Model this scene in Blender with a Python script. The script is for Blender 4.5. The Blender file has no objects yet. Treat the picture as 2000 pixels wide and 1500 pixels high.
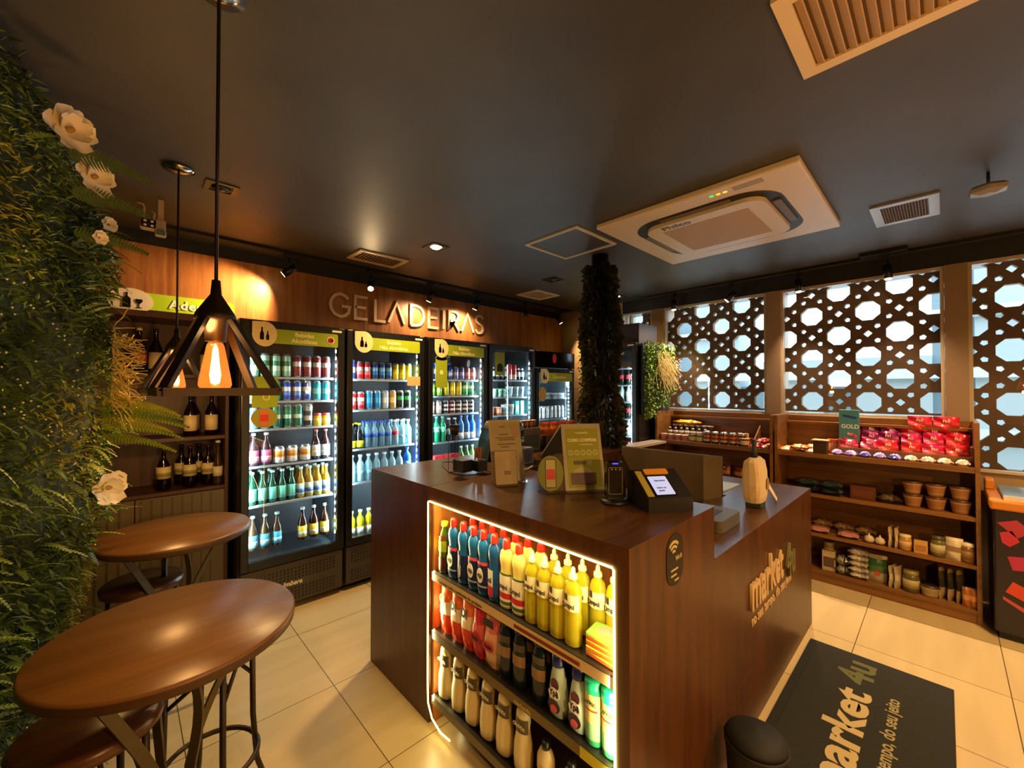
import bpy, bmesh, math, random
from mathutils import Vector, Matrix
from mathutils.geometry import tessellate_polygon
R = random.Random(7)
SC = bpy.context.scene
COL = SC.collection
rad = math.radians
# ------------------------------------------------------------------ camera
yaw, pit, F = rad(43.53), rad(.815), 801.2
cam = bpy.data.objects.new('camera', bpy.data.cameras.new('camera'))
COL.objects.link(cam)
cam.location = (0, 0, 1.55)
fw = Vector((math.sin(yaw)*math.cos(pit), math.cos(yaw)*math.cos(pit), math.sin(pit)))
cam.rotation_euler = fw.to_track_quat('-Z', 'Y').to_euler()
cam.data.sensor_width = 36
cam.data.lens = F/2000*36
cam.data.clip_start = .02
SC.camera = cam
# ------------------------------------------------------------------ world, exposure
SC.view_settings.view_transform = 'Standard'
SC.view_settings.look = 'None'
SC.view_settings.gamma = 1
SC.view_settings.exposure = 0.0
SC.view_settings.use_curve_mapping = False
W = bpy.data.worlds.new('world'); SC.world = W; W.use_nodes = True
bg = W.node_tree.nodes['Background']
bg.inputs[0].default_value = (.78, .95, 1.0, 1); bg.inputs[1].default_value = 3.2
SC.cycles.sample_clamp_indirect = 4
SC.cycles.max_bounces = 8
SC.cycles.caustics_reflective = False; SC.cycles.caustics_refractive = False


def lamp(name, kind, loc, energy, col, aim=None, **k):
    l = bpy.data.lights.new(name, kind); l.energy = energy; l.color = col
    for a, v in k.items(): setattr(l, a, v)
    o = bpy.data.objects.new(name, l); COL.objects.link(o); o.location = loc
    if aim is not None: o.rotation_euler = (Vector(aim)-Vector(loc)).to_track_quat('-Z', 'Y').to_euler()
    return o


WARM = (1, .62, .28); WARM2 = (1, .64, .27)
# recessed ceiling downlights (fixtures are built further down, except for the last)
DOWN = [(1.74, 2.68), (.38, 2.70), (3.10, 2.67), (4.2, 2.64), (.9, -.9), (2.5, -.9), (3.5, -.55)]  # the last three are fill lamps added out of view
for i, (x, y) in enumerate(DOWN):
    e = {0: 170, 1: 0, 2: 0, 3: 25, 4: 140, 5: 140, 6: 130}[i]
    if e: lamp('downlight_and_fill_glow', 'SPOT', (x, y, 2.60), e, WARM2, (x, y, 0), spot_size=rad(130), spot_blend=.9, shadow_soft_size=.05)
# daylight through the pierced blocks
lamp('daylight', 'AREA', (5.3, .9, 2.2), 90, (.72, .9, 1), (3.0, 1.2, 2.2), shape='RECTANGLE', size=4.5, size_y=1.6)

# ------------------------------------------------------------------ materials
def lin(h):
    if isinstance(h, str):
        h = h.lstrip('#'); c = [int(h[i:i+2], 16)/255 for i in (0, 2, 4)]
        return tuple(x/12.92 if x <= .04045 else ((x+.055)/1.055)**2.4 for x in c)+(1,)
    return tuple(h)+(1,)


MATS = {}
def mat(name, col, rough=.5, metal=0, emis=0, var=0, vs=20, bump=0, alpha=1, tint=None, coat=0, spec=.5, ecol=None):
    if name in MATS: return MATS[name]
    m = bpy.data.materials.new(name); m.use_nodes = True; MATS[name] = m
    nt = m.node_tree; N, L = nt.nodes, nt.links; b = N['Principled BSDF']
    c = lin(col)
    b.inputs['Base Color'].default_value = c
    b.inputs['Roughness'].default_value = rough; b.inputs['Metallic'].default_value = metal
    b.inputs['Specular IOR Level'].default_value = spec
    b.inputs['Coat Weight'].default_value = coat
    if emis:
        b.inputs['Emission Color'].default_value = lin(ecol) if ecol else c; b.inputs['Emission Strength'].default_value = emis
    if var or bump:
        tc = N.new('ShaderNodeTexCoord'); n = N.new('ShaderNodeTexNoise')
        n.inputs['Scale'].default_value = vs; n.inputs['Detail'].default_value = 4
        L.new(tc.outputs['Object'], n.inputs['Vector'])
        if var:
            r = N.new('ShaderNodeValToRGB')
            r.color_ramp.elements[0].position = .3; r.color_ramp.elements[1].position = .7
            r.color_ramp.elements[0].color = tuple(x*(1-var) for x in c[:3])+(1,)
            r.color_ramp.elements[1].color = tuple(min(1, x*(1+var)) for x in c[:3])+(1,)
            L.new(n.outputs[0], r.inputs[0]); L.new(r.outputs[0], b.inputs['Base Color'])
        if bump:
            bp = N.new('ShaderNodeBump'); bp.inputs['Strength'].default_value = bump; bp.inputs['Distance'].default_value = .01
            L.new(n.outputs[0], bp.inputs['Height']); L.new(bp.outputs[0], b.inputs['Normal'])
    if alpha < 1:
        t = N.new('ShaderNodeBsdfTransparent'); t.inputs[0].default_value = lin(tint) if tint else (1, 1, 1, 1)
        mx = N.new('ShaderNodeMixShader'); mx.inputs[0].default_value = alpha
        L.new(t.outputs[0], mx.inputs[1]); L.new(b.outputs[0], mx.inputs[2]); L.new(mx.outputs[0], N['Material Output'].inputs[0])
    return m


def wood(name, c1, c2, axis='Z', rough=.35, sc=1.0, coat=.0):
    m = mat(name, c1, rough, coat=coat); nt = m.node_tree; N, L = nt.nodes, nt.links; b = N['Principled BSDF']
    tc = N.new('ShaderNodeTexCoord'); mp = N.new('ShaderNodeMapping')
    s = {'X': (.9, 14, 14), 'Y': (14, .9, 14), 'Z': (14, 14, .9)}[axis]
    mp.inputs['Scale'].default_value = tuple(v*sc for v in s)
    n = N.new('ShaderNodeTexNoise'); n.inputs['Scale'].default_value = 1.6; n.inputs['Detail'].default_value = 6; n.inputs['Distortion'].default_value = .6
    n2 = N.new('ShaderNodeTexNoise'); n2.inputs['Scale'].default_value = 9; n2.inputs['Detail'].default_value = 3
    ad = N.new('ShaderNodeMath'); ad.operation = 'MULTIPLY_ADD'; ad.inputs[1].default_value = .35
    r = N.new('ShaderNodeValToRGB'); r.color_ramp.elements[0].position = .42; r.color_ramp.elements[1].position = .82
    r.color_ramp.elements[0].color = lin(c1); r.color_ramp.elements[1].color = lin(c2)
    L.new(tc.outputs['Object'], mp.inputs[0]); L.new(mp.outputs[0], n.inputs['Vector']); L.new(mp.outputs[0], n2.inputs['Vector'])
    L.new(n2.outputs[0], ad.inputs[0]); L.new(n.outputs[0], ad.inputs[2])
    L.new(ad.outputs[0], r.inputs[0]); L.new(r.outputs[0], b.inputs['Base Color'])
    return m


def glass(name, refl=.08, tint=(1, 1, 1), rough=.0):
    m = bpy.data.materials.new(name); m.use_nodes = True; MATS[name] = m
    N, L = m.node_tree.nodes, m.node_tree.links
    N.remove(N['Principled BSDF'])
    t = N.new('ShaderNodeBsdfTransparent'); t.inputs[0].default_value = tint+(1,)
    g = N.new('ShaderNodeBsdfGlossy'); g.inputs['Roughness'].default_value = rough
    f = N.new('ShaderNodeLayerWeight'); f.inputs[0].default_value = .25
    mr = N.new('ShaderNodeMath'); mr.operation = 'MULTIPLY_ADD'; mr.inputs[1].default_value = .5; mr.inputs[2].default_value = refl*.5
    mx = N.new('ShaderNodeMixShader')
    L.new(f.outputs['Fresnel'], mr.inputs[0]); L.new(mr.outputs[0], mx.inputs[0]); L.new(t.outputs[0], mx.inputs[1]); L.new(g.outputs[0], mx.inputs[2])
    L.new(mx.outputs[0], N['Material Output'].inputs[0])
    return m


M = {}
M['cwood'] = wood('counter_walnut', '#361d0c', '#552f12', 'Z', .36)
M['cwoodx'] = wood('counter_walnut_top', '#39200f', '#5b381c', 'X', .30)
M['panel'] = wood('orange_brown_panel', '#7d4a22', '#ad733c', 'Z', .42, .8)
M['unit'] = wood('shelf_unit_wood', '#5f3d1a', '#8a5c2a', 'Y', .42, .7)
M['table'] = wood('table_top_wood', '#57391b', '#775228', 'X', .34, .6)
M['dark'] = wood('dark_niche_wood', '#2a1509', '#4a2813', 'Z', .5)
M['black'] = mat('black_enamel', '#0c0b0a', .35)
M['blackp'] = mat('black_plastic', '#101012', .45)
M['gloss'] = mat('gloss_black', '#060607', .12)
M['metal'] = mat('dark_brown_metal', '#33261a', .45, .6)
M['flat'] = mat('olive_grey_bar', '#57492c', .5, .5)
M['chrome'] = mat('chrome', '#b0aca4', .18, 1)
M['white'] = mat('white_plastic', '#e6e0d4', .45)
M['cream'] = mat('cream_card', '#e8dcc6', .55)
M['vent'] = mat('vent_cream', '#e2cfae', .5)
M['ventd'] = mat('vent_slat', '#b9975f', .5)
M['grey'] = mat('grey_plastic', '#6d6a62', .5)
M['dgrey'] = mat('dark_grey_liner', '#2c3338', .4)
M['greens'] = mat('lime_sign', '#8fa012', .45)
M['lime'] = mat('bright_lime_sign', '#a9cf1e', .45)
M['steel'] = mat('grille_grey', '#4a4136', .45, .3)
M['silver'] = mat('can_silver', '#b9bfc2', .25, .8)
M['glassp'] = glass('clear_glass', .06)
M['acryl'] = glass('clear_acrylic', .15, (.95, .95, .93))
M['led'] = mat('cool_led', '#dff4ff', .5, emis=9, ecol='#c9efff')
M['ledw'] = mat('warm_led', '#ffe9a0', .5, emis=7, ecol='#ffe07a')
M['ceil'] = mat('charcoal_paint', '#474643', .50, var=.22, vs=1.4)
M['strip'] = mat('dark_paint', '#191817', .5)
M['beige'] = mat('beige_wall', '#a58a66', .7, var=.06, vs=3)
M['latt'] = mat('brown_block', '#6b5138', .8, var=.12, vs=8)
M['frame'] = mat('brown_frame', '#8b7155', .6)
M['frame2'] = mat('pale_frame', '#b7a58c', .5)


def M_(hexcol, rough=.4, **k):
    return mat('colour_'+hexcol.lstrip('#')+('_%d' % int(rough*100) if rough != .4 else '')+''.join('_%s%s' % kv for kv in sorted(k.items())), hexcol, rough, **k)


# ------------------------------------------------------------------ mesh builder
class MB:
    def __init__(s): s.v = []; s.f = []; s.mi = []; s.ms = []; s.sm = []
    def m(s, mt):
        if mt not in s.ms: s.ms.append(mt)
        return s.ms.index(mt)
    def add(s, vs, fs, mt, smooth=False):
        o = len(s.v); s.v += [tuple(v) for v in vs]; i = s.m(mt)
        for f in fs: s.f.append(tuple(o+k for k in f)); s.mi.append(i); s.sm.append(smooth)
        return s
    def box(s, x0, x1, y0, y1, z0, z1, mt, bev=0):
        if bev:
            b = min(bev, (x1-x0)*.45, (y1-y0)*.45, (z1-z0)*.45)
            bm = bmesh.new(); bmesh.ops.create_cube(bm, size=1)
            for v in bm.verts: v.co = ((x0+x1)/2+v.co.x*(x1-x0), (y0+y1)/2+v.co.y*(y1-y0), (z0+z1)/2+v.co.z*(z1-z0))
            bmesh.ops.bevel(bm, geom=bm.edges[:], offset=b, segments=2, affect='EDGES', profile=.5)
            bm.verts.index_update()
            s.add([v.co for v in bm.verts], [[v.index for v in f.verts] for f in bm.faces], mt); bm.free(); return s
        vs = [(x, y, z) for x in (x0, x1) for y in (y0, y1) for z in (z0, z1)]
        return s.add(vs, [(0, 1, 3, 2), (4, 6, 7, 5), (0, 4, 5, 1), (2, 3, 7, 6), (0, 2, 6, 4), (1, 5, 7, 3)], mt)
    def lathe(s, prof, mt, c=(0, 0, 0), n=20, mats=None, sx=1, sy=1, smooth=True, ax=None, twist=0):
        # prof: list of (r, z); mats: one material per segment
        q = Matrix.Identity(3) if ax is None else Vector((0, 0, 1)).rotation_difference(Vector(ax)).to_matrix()
        c = Vector(c); o = len(s.v)
        for r, z in prof:
            for k in range(n):
                a = 2*math.pi*k/n+twist
                s.v.append(tuple(c+q @ Vector((r*math.cos(a)*sx, r*math.sin(a)*sy, z))))
        for i in range(len(prof)-1):
            j = s.m(mats[i] if mats else mt)
            for k in range(n):
                a, b = o+i*n+k, o+i*n+(k+1) % n
                s.f.append((a, b, b+n, a+n)); s.mi.append(j); s.sm.append(smooth)
        for i, fl in ((0, True), (len(prof)-1, False)):
            if prof[i][0] > 1e-5:
                f = [o+i*n+k for k in range(n)]
                s.f.append(tuple(reversed(f)) if fl else tuple(f)); s.mi.append(s.m(mats[min(i, len(mats)-1)] if mats else mt)); s.sm.append(False)
        return s
    def cyl(s, p0, p1, r, mt, n=12, r1=None, smooth=True):
        p0, p1 = Vector(p0), Vector(p1)
        return s.lathe([(r, 0), (r if r1 is None else r1, (p1-p0).length)], mt, p0, n, ax=(p1-p0), smooth=smooth)
    def tube(s, pts, r, mt, n=8, closed=False, flat=None):
        pts = [Vector(p) for p in pts]; o = len(s.v); m = len(pts); up = None
        for i, p in enumerate(pts):
            if closed: t = pts[(i+1) % m]-pts[i-1]
            else: t = pts[min(i+1, m-1)]-pts[max(i-1, 0)]
            t.normalize()
            if up is None:
                up = Vector((0, 0, 1)) if abs(t.z) < .9 else Vector((1, 0, 0))
                if flat is not None: up = Vector(flat)
            a = t.cross(up); a.normalize(); b = a.cross(t); up = b
            for k in range(n):
                g = 2*math.pi*k/n+math.pi/n
                s.v.append(tuple(p+a*(math.cos(g)*(r if flat is None else r[0]))+b*(math.sin(g)*(r if flat is None else r[1]))))
        j = s.m(mt)
        for i in range(m if closed else m-1):
            for k in range(n):
                a0, a1 = o+i*n+k, o+i*n+(k+1) % n; b0, b1 = o+((i+1) % m)*n+k, o+((i+1) % m)*n+(k+1) % n
                s.f.append((a0, a1, b1, b0)); s.mi.append(j); s.sm.append(n > 5)
        if not closed:
            s.f.append(tuple(o+k for k in reversed(range(n)))); s.mi.append(j); s.sm.append(False)
            s.f.append(tuple(o+(m-1)*n+k for k in range(n))); s.mi.append(j); s.sm.append(False)
        return s
    def prism(s, poly, h, mt, O=(0, 0, 0), X=(1, 0, 0), Y=(0, 0, 1)):
        # polygon in the plane (X, Y) at O, thickness h along X x Y
        O, X, Y = Vector(O), Vector(X), Vector(Y); Nn = X.cross(Y).normalized(); n = len(poly)
        vs = [O+X*a+Y*b for a, b in poly]+[O+X*a+Y*b+Nn*h for a, b in poly]
        tr = tessellate_polygon([[Vector((a, b, 0)) for a, b in poly]])
        area = sum(poly[i][0]*poly[(i+1) % n][1]-poly[(i+1) % n][0]*poly[i][1] for i in range(n))
        fs = []
        for t in tr:
            a, b, c = t
            cr = (poly[b][0]-poly[a][0])*(poly[c][1]-poly[a][1])-(poly[b][1]-poly[a][1])*(poly[c][0]-poly[a][0])
            if cr < 0: a, c = c, a
            fs.append((a+n, b+n, c+n)); fs.append((c, b, a))
        for i in range(n):
            j = (i+1) % n
            fs.append((i, j, j+n, i+n) if area > 0 else (j, i, i+n, j+n))
        return s.add(vs, fs, mt)
    def build(s, name, parent=None, world=True, top=True):
        me = bpy.data.meshes.new(name); o = bpy.data.objects.new(name, me)
        if parent is not None and world and '_o' in parent:
            d = Vector(parent['_o'])
        elif parent is None and top:
            xs = [v[0] for v in s.v]; ys = [v[1] for v in s.v]; zs = [v[2] for v in s.v]
            d = Vector(((min(xs)+max(xs))/2, (min(ys)+max(ys))/2, min(zs)))
            o.location = d; o['_o'] = tuple(d)
        else: d = Vector((0, 0, 0))
        if parent is not None and world and '_o' in parent: o['_o'] = tuple(d)
        me.from_pydata([(v[0]-d.x, v[1]-d.y, v[2]-d.z) for v in s.v], [], s.f)
        for m_ in s.ms: me.materials.append(m_)
        me.polygons.foreach_set('material_index', s.mi); me.polygons.foreach_set('use_smooth', s.sm)
        me.update()
        if parent is not None: o.parent = parent
        COL.objects.link(o)
        return o


def tag(o, label=None, cat=None, group=None, kind=None):
    if label: o['label'] = label
    if cat: o['category'] = cat
    if group: o['group'] = group
    if kind: o['kind'] = kind
    return o


def thing(name, label, cat, loc=(0, 0, 0), rz=0, group=None):
    o = bpy.data.objects.new(name, None); COL.objects.link(o); o.empty_display_size = .05
    o.location = loc; o.rotation_euler = (0, 0, rz)
    if rz == 0: o['_o'] = tuple(loc)
    return tag(o, label, cat, group)


def struct(name, mb, parent=None):
    o = mb.build(name, parent)
    if parent is None: o['kind'] = 'structure'
    return o


def dup(root, loc=None, rz=None, label=None, group=None, scale=None, hide=None):
    def rec(o, par):
        c = o.copy(); COL.objects.link(c); c.parent = par
        for ch in list(o.children): rec(ch, c)
        return c
    r = rec(root, None)
    if loc is not None: r.location = loc
    if rz is not None: r.rotation_euler = (0, 0, rz)
    if label: r['label'] = label
    if group: r['group'] = group
    if scale: r.scale = scale
    return r


def text(s, size, O, X, Y, mt, parent=None, name='lettering', ext=.001, bold=0, align='LEFT', sq=1.0, shear=0, space=1):
    c = bpy.data.curves.new(name, 'FONT'); c.body = s; c.size = size; c.extrude = ext; c.offset = bold; c.align_x = align; c.shear = shear
    c.space_character = space; c.resolution_u = 3
    t = bpy.data.objects.new('t', c); me = bpy.data.meshes.new_from_object(t)
    bpy.data.objects.remove(t); bpy.data.curves.remove(c)
    X, Y, O = Vector(X).normalized(), Vector(Y).normalized(), Vector(O); Z = X.cross(Y)
    d = Vector(parent['_o']) if parent is not None and '_o' in parent else Vector((0, 0, 0))
    for v in me.vertices:
        v.co = O-d+X*(v.co.x*sq)+Y*v.co.y+Z*(v.co.z+ext)
    me.materials.clear(); me.materials.append(mt); me.name = name
    o = bpy.data.objects.new(name, me); COL.objects.link(o)
    if parent is not None:
        o.parent = parent
        if '_o' in parent: o['_o'] = tuple(d)
    return o


def oval(rx, ry, n=28, cx=0, cy=0):
    return [(cx+rx*math.cos(2*math.pi*i/n), cy+ry*math.sin(2*math.pi*i/n)) for i in range(n)]


def rrect(x0, x1, y0, y1, r, n=5):
    p = []
    for cx, cy, a in ((x1-r, y0+r, -90), (x1-r, y1-r, 0), (x0+r, y1-r, 90), (x0+r, y0+r, 180)):
        for k in range(n+1):
            g = rad(a+90*k/n); p.append((cx+r*math.cos(g), cy+r*math.sin(g)))
    return p


ORD = 'first second third fourth fifth sixth seventh eighth ninth tenth eleventh twelfth thirteenth'.split()
# ================================================================== SETTING
CEIL = 2.65
XR = 4.58
# floor: 61 cm tiles with thin joints
fm = mat('floor_tile', '#d8c7a4', .32, spec=.5)
nt = fm.node_tree; N, L = nt.nodes, nt.links
tc = N.new('ShaderNodeTexCoord'); mp = N.new('ShaderNodeMapping'); bt = N.new('ShaderNodeTexBrick')
bt.offset = 0; bt.squash = 1
bt.inputs['Scale'].default_value = 1; bt.inputs['Brick Width'].default_value = .61; bt.inputs['Row Height'].default_value = .61
bt.inputs['Mortar Size'].default_value = .0022; bt.inputs['Mortar Smooth'].default_value = .2
bt.inputs['Color1'].default_value = lin('#ddc594'); bt.inputs['Color2'].default_value = lin('#d5bc8a'); bt.inputs['Mortar'].default_value = lin('#5a4a2c')
nz = N.new('ShaderNodeTexNoise'); nz.inputs['Scale'].default_value = 1.3; nz.inputs['Detail'].default_value = 5
mp2 = N.new('ShaderNodeMapping'); mp2.inputs['Scale'].default_value = (1, 7, 1)
mxx = N.new('ShaderNodeMix'); mxx.data_type = 'RGBA'; mxx.blend_type = 'MULTIPLY'; mxx.inputs[0].default_value = .35
L.new(tc.outputs['Object'], mp.inputs[0]); L.new(mp.outputs[0], bt.inputs[0])
L.new(tc.outputs['Object'], mp2.inputs[0]); L.new(mp2.outputs[0], nz.inputs[0])
L.new(bt.outputs[0], mxx.inputs[6]); L.new(nz.outputs[0], mxx.inputs[7]); L.new(mxx.outputs[2], N['Principled BSDF'].inputs['Base Color'])
fl = MB().box(-.6, 4.9, -2.4, 4.0, -.1, 0, fm).build('floor', top=False)
mp.inputs['Location'].default_value = (-.82+.61*2, -1.61+.61*7, 0)
tag(fl, kind='structure')
struct('ceiling', MB().box(-.6, 4.9, -2.4, 4.0, CEIL, CEIL+.1, M['ceil']))
struct('wall_left', MB().box(-.6, -.42, -2.4, 3.95, 0, CEIL, M['strip']))
struct('wall_back', MB().box(-.42, XR+.3, 3.8, 3.95, 0, CEIL, M['strip']))
struct('wall_front', MB().box(-.6, 4.9, -2.55, -2.4, 0, CEIL, M['beige']))
wr = MB().box(XR, XR+.28, -2.4, -.13, 0, .95, M['beige']).box(XR, XR+.28, -.13, 2.79, 0, 1.25, M['beige'])
wr.box(XR, XR+.28, 2.79, 3.8, 0, CEIL, M['beige']).box(XR, XR+.28, -2.4, 2.79, 2.5, CEIL, M['strip'])
struct('wall_right', wr)
struct('trim_1', MB().box(-.42, XR, 3.772, 3.8, 2.06, 2.553, M['panel']))  # orange-brown cladding over the fridges
struct('trim_2', MB().box(XR-.03, XR, -.13, 2.79, 1.25, 1.318, M['frame2']))
# pierced concrete lattice: octagon cells alternate with five-hole cells
def ngon(cx, cy, r, n, a0): return [(cx+r*math.cos(a0+2*math.pi*k/n), cy+r*math.sin(a0+2*math.pi*k/n)) for k in range(n)]
def cell(holes):
    outer = [(-.1, -.099), (.1, -.099), (.1, .099), (-.1, .099)]
    loops = [outer]+holes; pts = [p for l in loops for p in l]
    tr = tessellate_polygon([[Vector((a, b, 0)) for a, b in l] for l in loops])
    return loops, pts, tr
OCT = cell([ngon(0, 0, .090, 8, rad(22.5))])
dk = []
for sx, sy in ((1, 1), (-1, 1), (-1, -1), (1, -1)):
    k = [(.034, .062), (.062, .034), (.083, .048), (.083, .083), (.048, .083)]
    k = [(.040, .058), (.058, .040), (.082, .052), (.080, .080), (.052, .082)]
    p = [(a*sx, b*sy) for a, b in k]
    dk.append(p if sx*sy > 0 else p[::-1])
CRS = cell([[(0, -.031), (.031, 0), (0, .031), (-.031, 0)]]+dk)
def lattice(cols, rows):
    mb = MB(); x0, x1 = XR+.10, XR+.16
    for i in cols:
        for j in rows:
            cy, cz = 2.05-.2*i, 2.237-.198*j
            loops, pts, tr = OCT if (i+j) % 2 == 0 else CRS
            n = len(pts); vs = [(x0, cy+a, cz+b) for a, b in pts]+[(x1, cy+a, cz+b) for a, b in pts]
            fs = []
            for a, b, c in tr:
                cr = (pts[b][0]-pts[a][0])*(pts[c][1]-pts[a][1])-(pts[b][1]-pts[a][1])*(pts[c][0]-pts[a][0])
                if cr > 0: a, c = c, a
                fs += [(a, b, c), (c+n, b+n, a+n)]
            o = 0
            for li, l in enumerate(loops):
                if li:
                    for k in range(len(l)):
                        k2 = (k+1) % len(l); fs.append((o+k, o+k2, o+k2+n, o+k+n))
                o += len(l)
            mb.add(vs, fs, M['latt'])
    return mb
bays = [('window_1', 2.38, 2.79, range(-3, -1), range(-1, 5), 1.318), ('window_2', 1.19, 2.24, range(-1, 5), range(-1, 5), 1.318),
        ('window_3', -.008, 1.07, range(5, 11), range(-1, 5), 1.318), ('window_4', -1.3, -.13, range(11, 17), range(-1, 7), .95)]
for nm, y0, y1, cols, rows, zb in bays:
    w = MB()
    for a, b in ((y0, y0+.022), (y1-.022, y1)): w.box(XR-.02, XR+.04, a, b, zb, 2.5, M['frame2'])
    w.box(XR-.02, XR+.04, y0+.022, y1-.022, 2.478, 2.5, M['frame2']).box(XR-.02, XR+.04, y0+.022, y1-.022, zb, zb+.02, M['frame2'])
    wo = struct(nm, w)
    lattice(cols, rows).build('lattice', wo)
    MB().box(XR+.01, XR+.014, y0+.022, y1-.022, zb+.02, 2.478, M['glassp']).build('pane', wo)
for k, (a, b) in enumerate(((2.24, 2.38), (1.07, 1.19), (-.13, -.008))):
    struct('trim_%d' % (3+k), MB().box(XR-.04, XR+.26, a+.001, b-.001, .95 if k == 2 else 1.318, 2.5, M['frame']))
struct('trim_6', MB().box(XR-.04, XR+.05, -2.4, -1.3, .95, 2.5, M['frame']))
# outside: pale building with bands and slots, paving, shrubs
ext = MB()
for i in range(9):
    y = -2.2+i*1.15; hb_ = 3.7 if i > 3 or i == 1 else 2.0
    ext.box(7.6, 8.2, y, y+.78, -.5, hb_, M_('#b4c6d0', .8))
    ext.box(7.72, 8.2, y+.78, y+1.15, -.5, hb_-.4, M_('#86a0b0', .6))
for z in (.2, .95, 1.7, 2.45, 3.2):
    ext.box(7.5, 7.6, -2.2, 8.2, z, z+.12, M_('#dbe6ea', .7))
struct('exterior_building', ext)
struct('exterior_ground', MB().box(4.95, 12, -5, 10, -.3, -.2, M_('#b9b7ae', .8)))
# ================================================================== FOLIAGE
G1 = [mat('leaf_%d' % i, c, .55, var=.2, vs=30) for i, c in enumerate(('#34480f', '#566f18', '#788a20', '#9a9a30', '#3f581a'))]
CREAMF = mat('cream_petal', '#e9dcc0', .6)
YEL = mat('yellow_lit_sprig', '#b59a3c', .6)  # yellow lamplight painted into the twig colour
def leaf(mb, p, d, up, ln, wd, mt, bend=.15):
    d = d.normalized(); s_ = d.cross(up)
    if s_.length < 1e-4: s_ = Vector((1, 0, 0))
    s_.normalize(); n_ = s_.cross(d)
    a = p; b = p+d*ln*.5+n_*ln*bend*.5; c = p+d*ln-n_*ln*bend*.3
    mb.add([a, b+s_*wd*.5, c, b-s_*wd*.5], [(0, 1, 2), (0, 2, 3)], mt)
def frond(mb, p, d, ln, wd, mt, n=14, droop=.4, up=Vector((0, 0, 1))):
    d = d.normalized(); q = Vector(p); side = d.cross(up).normalized()
    for i in range(n):
        t = i/n; w = wd*(1-t*.85)*(.6+.4*min(1, t*6))
        q2 = q+d*(ln/n)
        mb.add([q-side*.0015, q+side*.0015, q2+side*.001, q2-side*.001], [(0, 1, 2, 3)], mt)
        for s_ in (1, -1):
            dd = (side*s_+d*.5).normalized(); e_ = d*(ln/n)
            mb.add([q, q+e_*.9, q+dd*w+e_*.5, q+dd*w*.6], [(0, 1, 2, 3)], mt)
        q = q2; d = (d+Vector((0, 0, -droop/n))).normalized(); side = d.cross(up).normalized()
def surf(y, z):
    t = max(0, min(1, (y-1.75)/.75)); t = t*t*(3-2*t)
    k = 1.0 if z > 1.0 else .72
    if z > 2.1: k = max(.35, 1-(z-2.1)*1.4)
    return -.30+.25*t*k+.03*math.sin(z*9+y*5)
gw = thing('green_wall', 'tall artificial green wall of ferns, moss and white flowers beside the round tables', 'green wall', (-.40, 2.0, 0))
MB().box(-.418, -.37, .8, 2.72, .05, 2.6, M['strip']).build('backing', gw)
mc = MB(); ny_, nz_ = 44, 60; y_a, y_b, z_a, z_b = .9, 2.70, .04, 2.60
vs_ = [(surf(y_a+(y_b-y_a)*i/ny_, z_a+(z_b-z_a)*j/nz_)-.05-R.random()*.03-(.10 if i == ny_ else 0), y_a+(y_b-y_a)*i/ny_, z_a+(z_b-z_a)*j/nz_) for j in range(nz_+1) for i in range(ny_+1)]
mc.add(vs_, [(j*(ny_+1)+i, j*(ny_+1)+i+1, (j+1)*(ny_+1)+i+1, (j+1)*(ny_+1)+i) for j in range(nz_) for i in range(ny_)], mat('moss_mass', '#1e2c0c', .9, var=.5, vs=40, bump=1.0))
e0 = [vs_[j*(ny_+1)+ny_] for j in range(nz_+1)]
mc.add(e0+[(-.37, 2.71, v[2]) for v in e0], [(j, j+nz_+1, j+nz_+2, j+1) for j in range(nz_)], MATS['moss_mass'])
mc.build('moss_mass', gw)
fo = MB(); R.seed(3)
for i in range(19000):
    y = R.uniform(1.25, 2.72); z = R.uniform(.04, 2.6); x = surf(y, z)-R.random()**2*.12
    if y > 2.6 and .7 < z < .95: continue
    e = 1 if y > 2.5 else .4
    d = Vector((R.uniform(.1, 1), R.uniform(-1, .8), R.uniform(-1, .6)))
    pn = math.sin(y*7+z*3.1)+math.sin(z*6.3-y*4+2)
    mt = G1[4 if pn < -1 else 0 if pn < -.2 else 1 if pn < .6 else 2 if pn < 1.3 else 3]
    ln = R.uniform(.014, .042) if pn > -.3 else R.uniform(.025, .07)
    leaf(fo, Vector((x, y, z)), d, Vector((0, 0, 1)), ln, ln*R.uniform(.2, .4), mt)
fo.build('foliage', gw)
ff = MB()
for i in range(520):
    y = R.uniform(1.3, 2.68); z = R.uniform(.1, 2.5)
    if y > 2.5 and .65 < z < 1.0: continue
    x = surf(y, z)-.03
    frond(ff, (x, y, z), Vector((R.uniform(.5, 1), R.uniform(-.9, .5), R.uniform(-.5, .7))), R.uniform(.08, .17), R.uniform(.014, .03), R.choice(G1[:3]+[G1[1]]), 12, R.uniform(.6, 1.6))
ff.build('fern_fronds', gw)
lf = MB()
for a, b, z, ln, mt in ((.9, -.35, 1.5, .24, 3), (1, -.2, 1.48, .25, 2), (.9, -.1, 1.44, .26, 3), (.8, -.25, 1.40, .25, 2), (.75, -.5, 1.36, .25, 2), (.6, -.1, 1.50, .22, 2), (.9, -.5, 1.43, .23, 3), (.7, -.3, 1.46, .27, 1)):
    frond(lf, (-.06, 2.38+R.uniform(-.1, .1), z), Vector((a, b, .02)), ln+.03, .036, G1[mt], 24, .55, Vector((.1, -.8, .35)))
for z, y in ((2.34, 2.0), (2.26, 2.15), (2.14, 2.25)):
    frond(lf, (-.14, y, z), Vector((.9, -.1, .05)), .22, .055, G1[4], 22, .5, Vector((.1, -.7, -.5)))
lf.build('long_fern_leaves', gw)
sp = MB()
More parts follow.
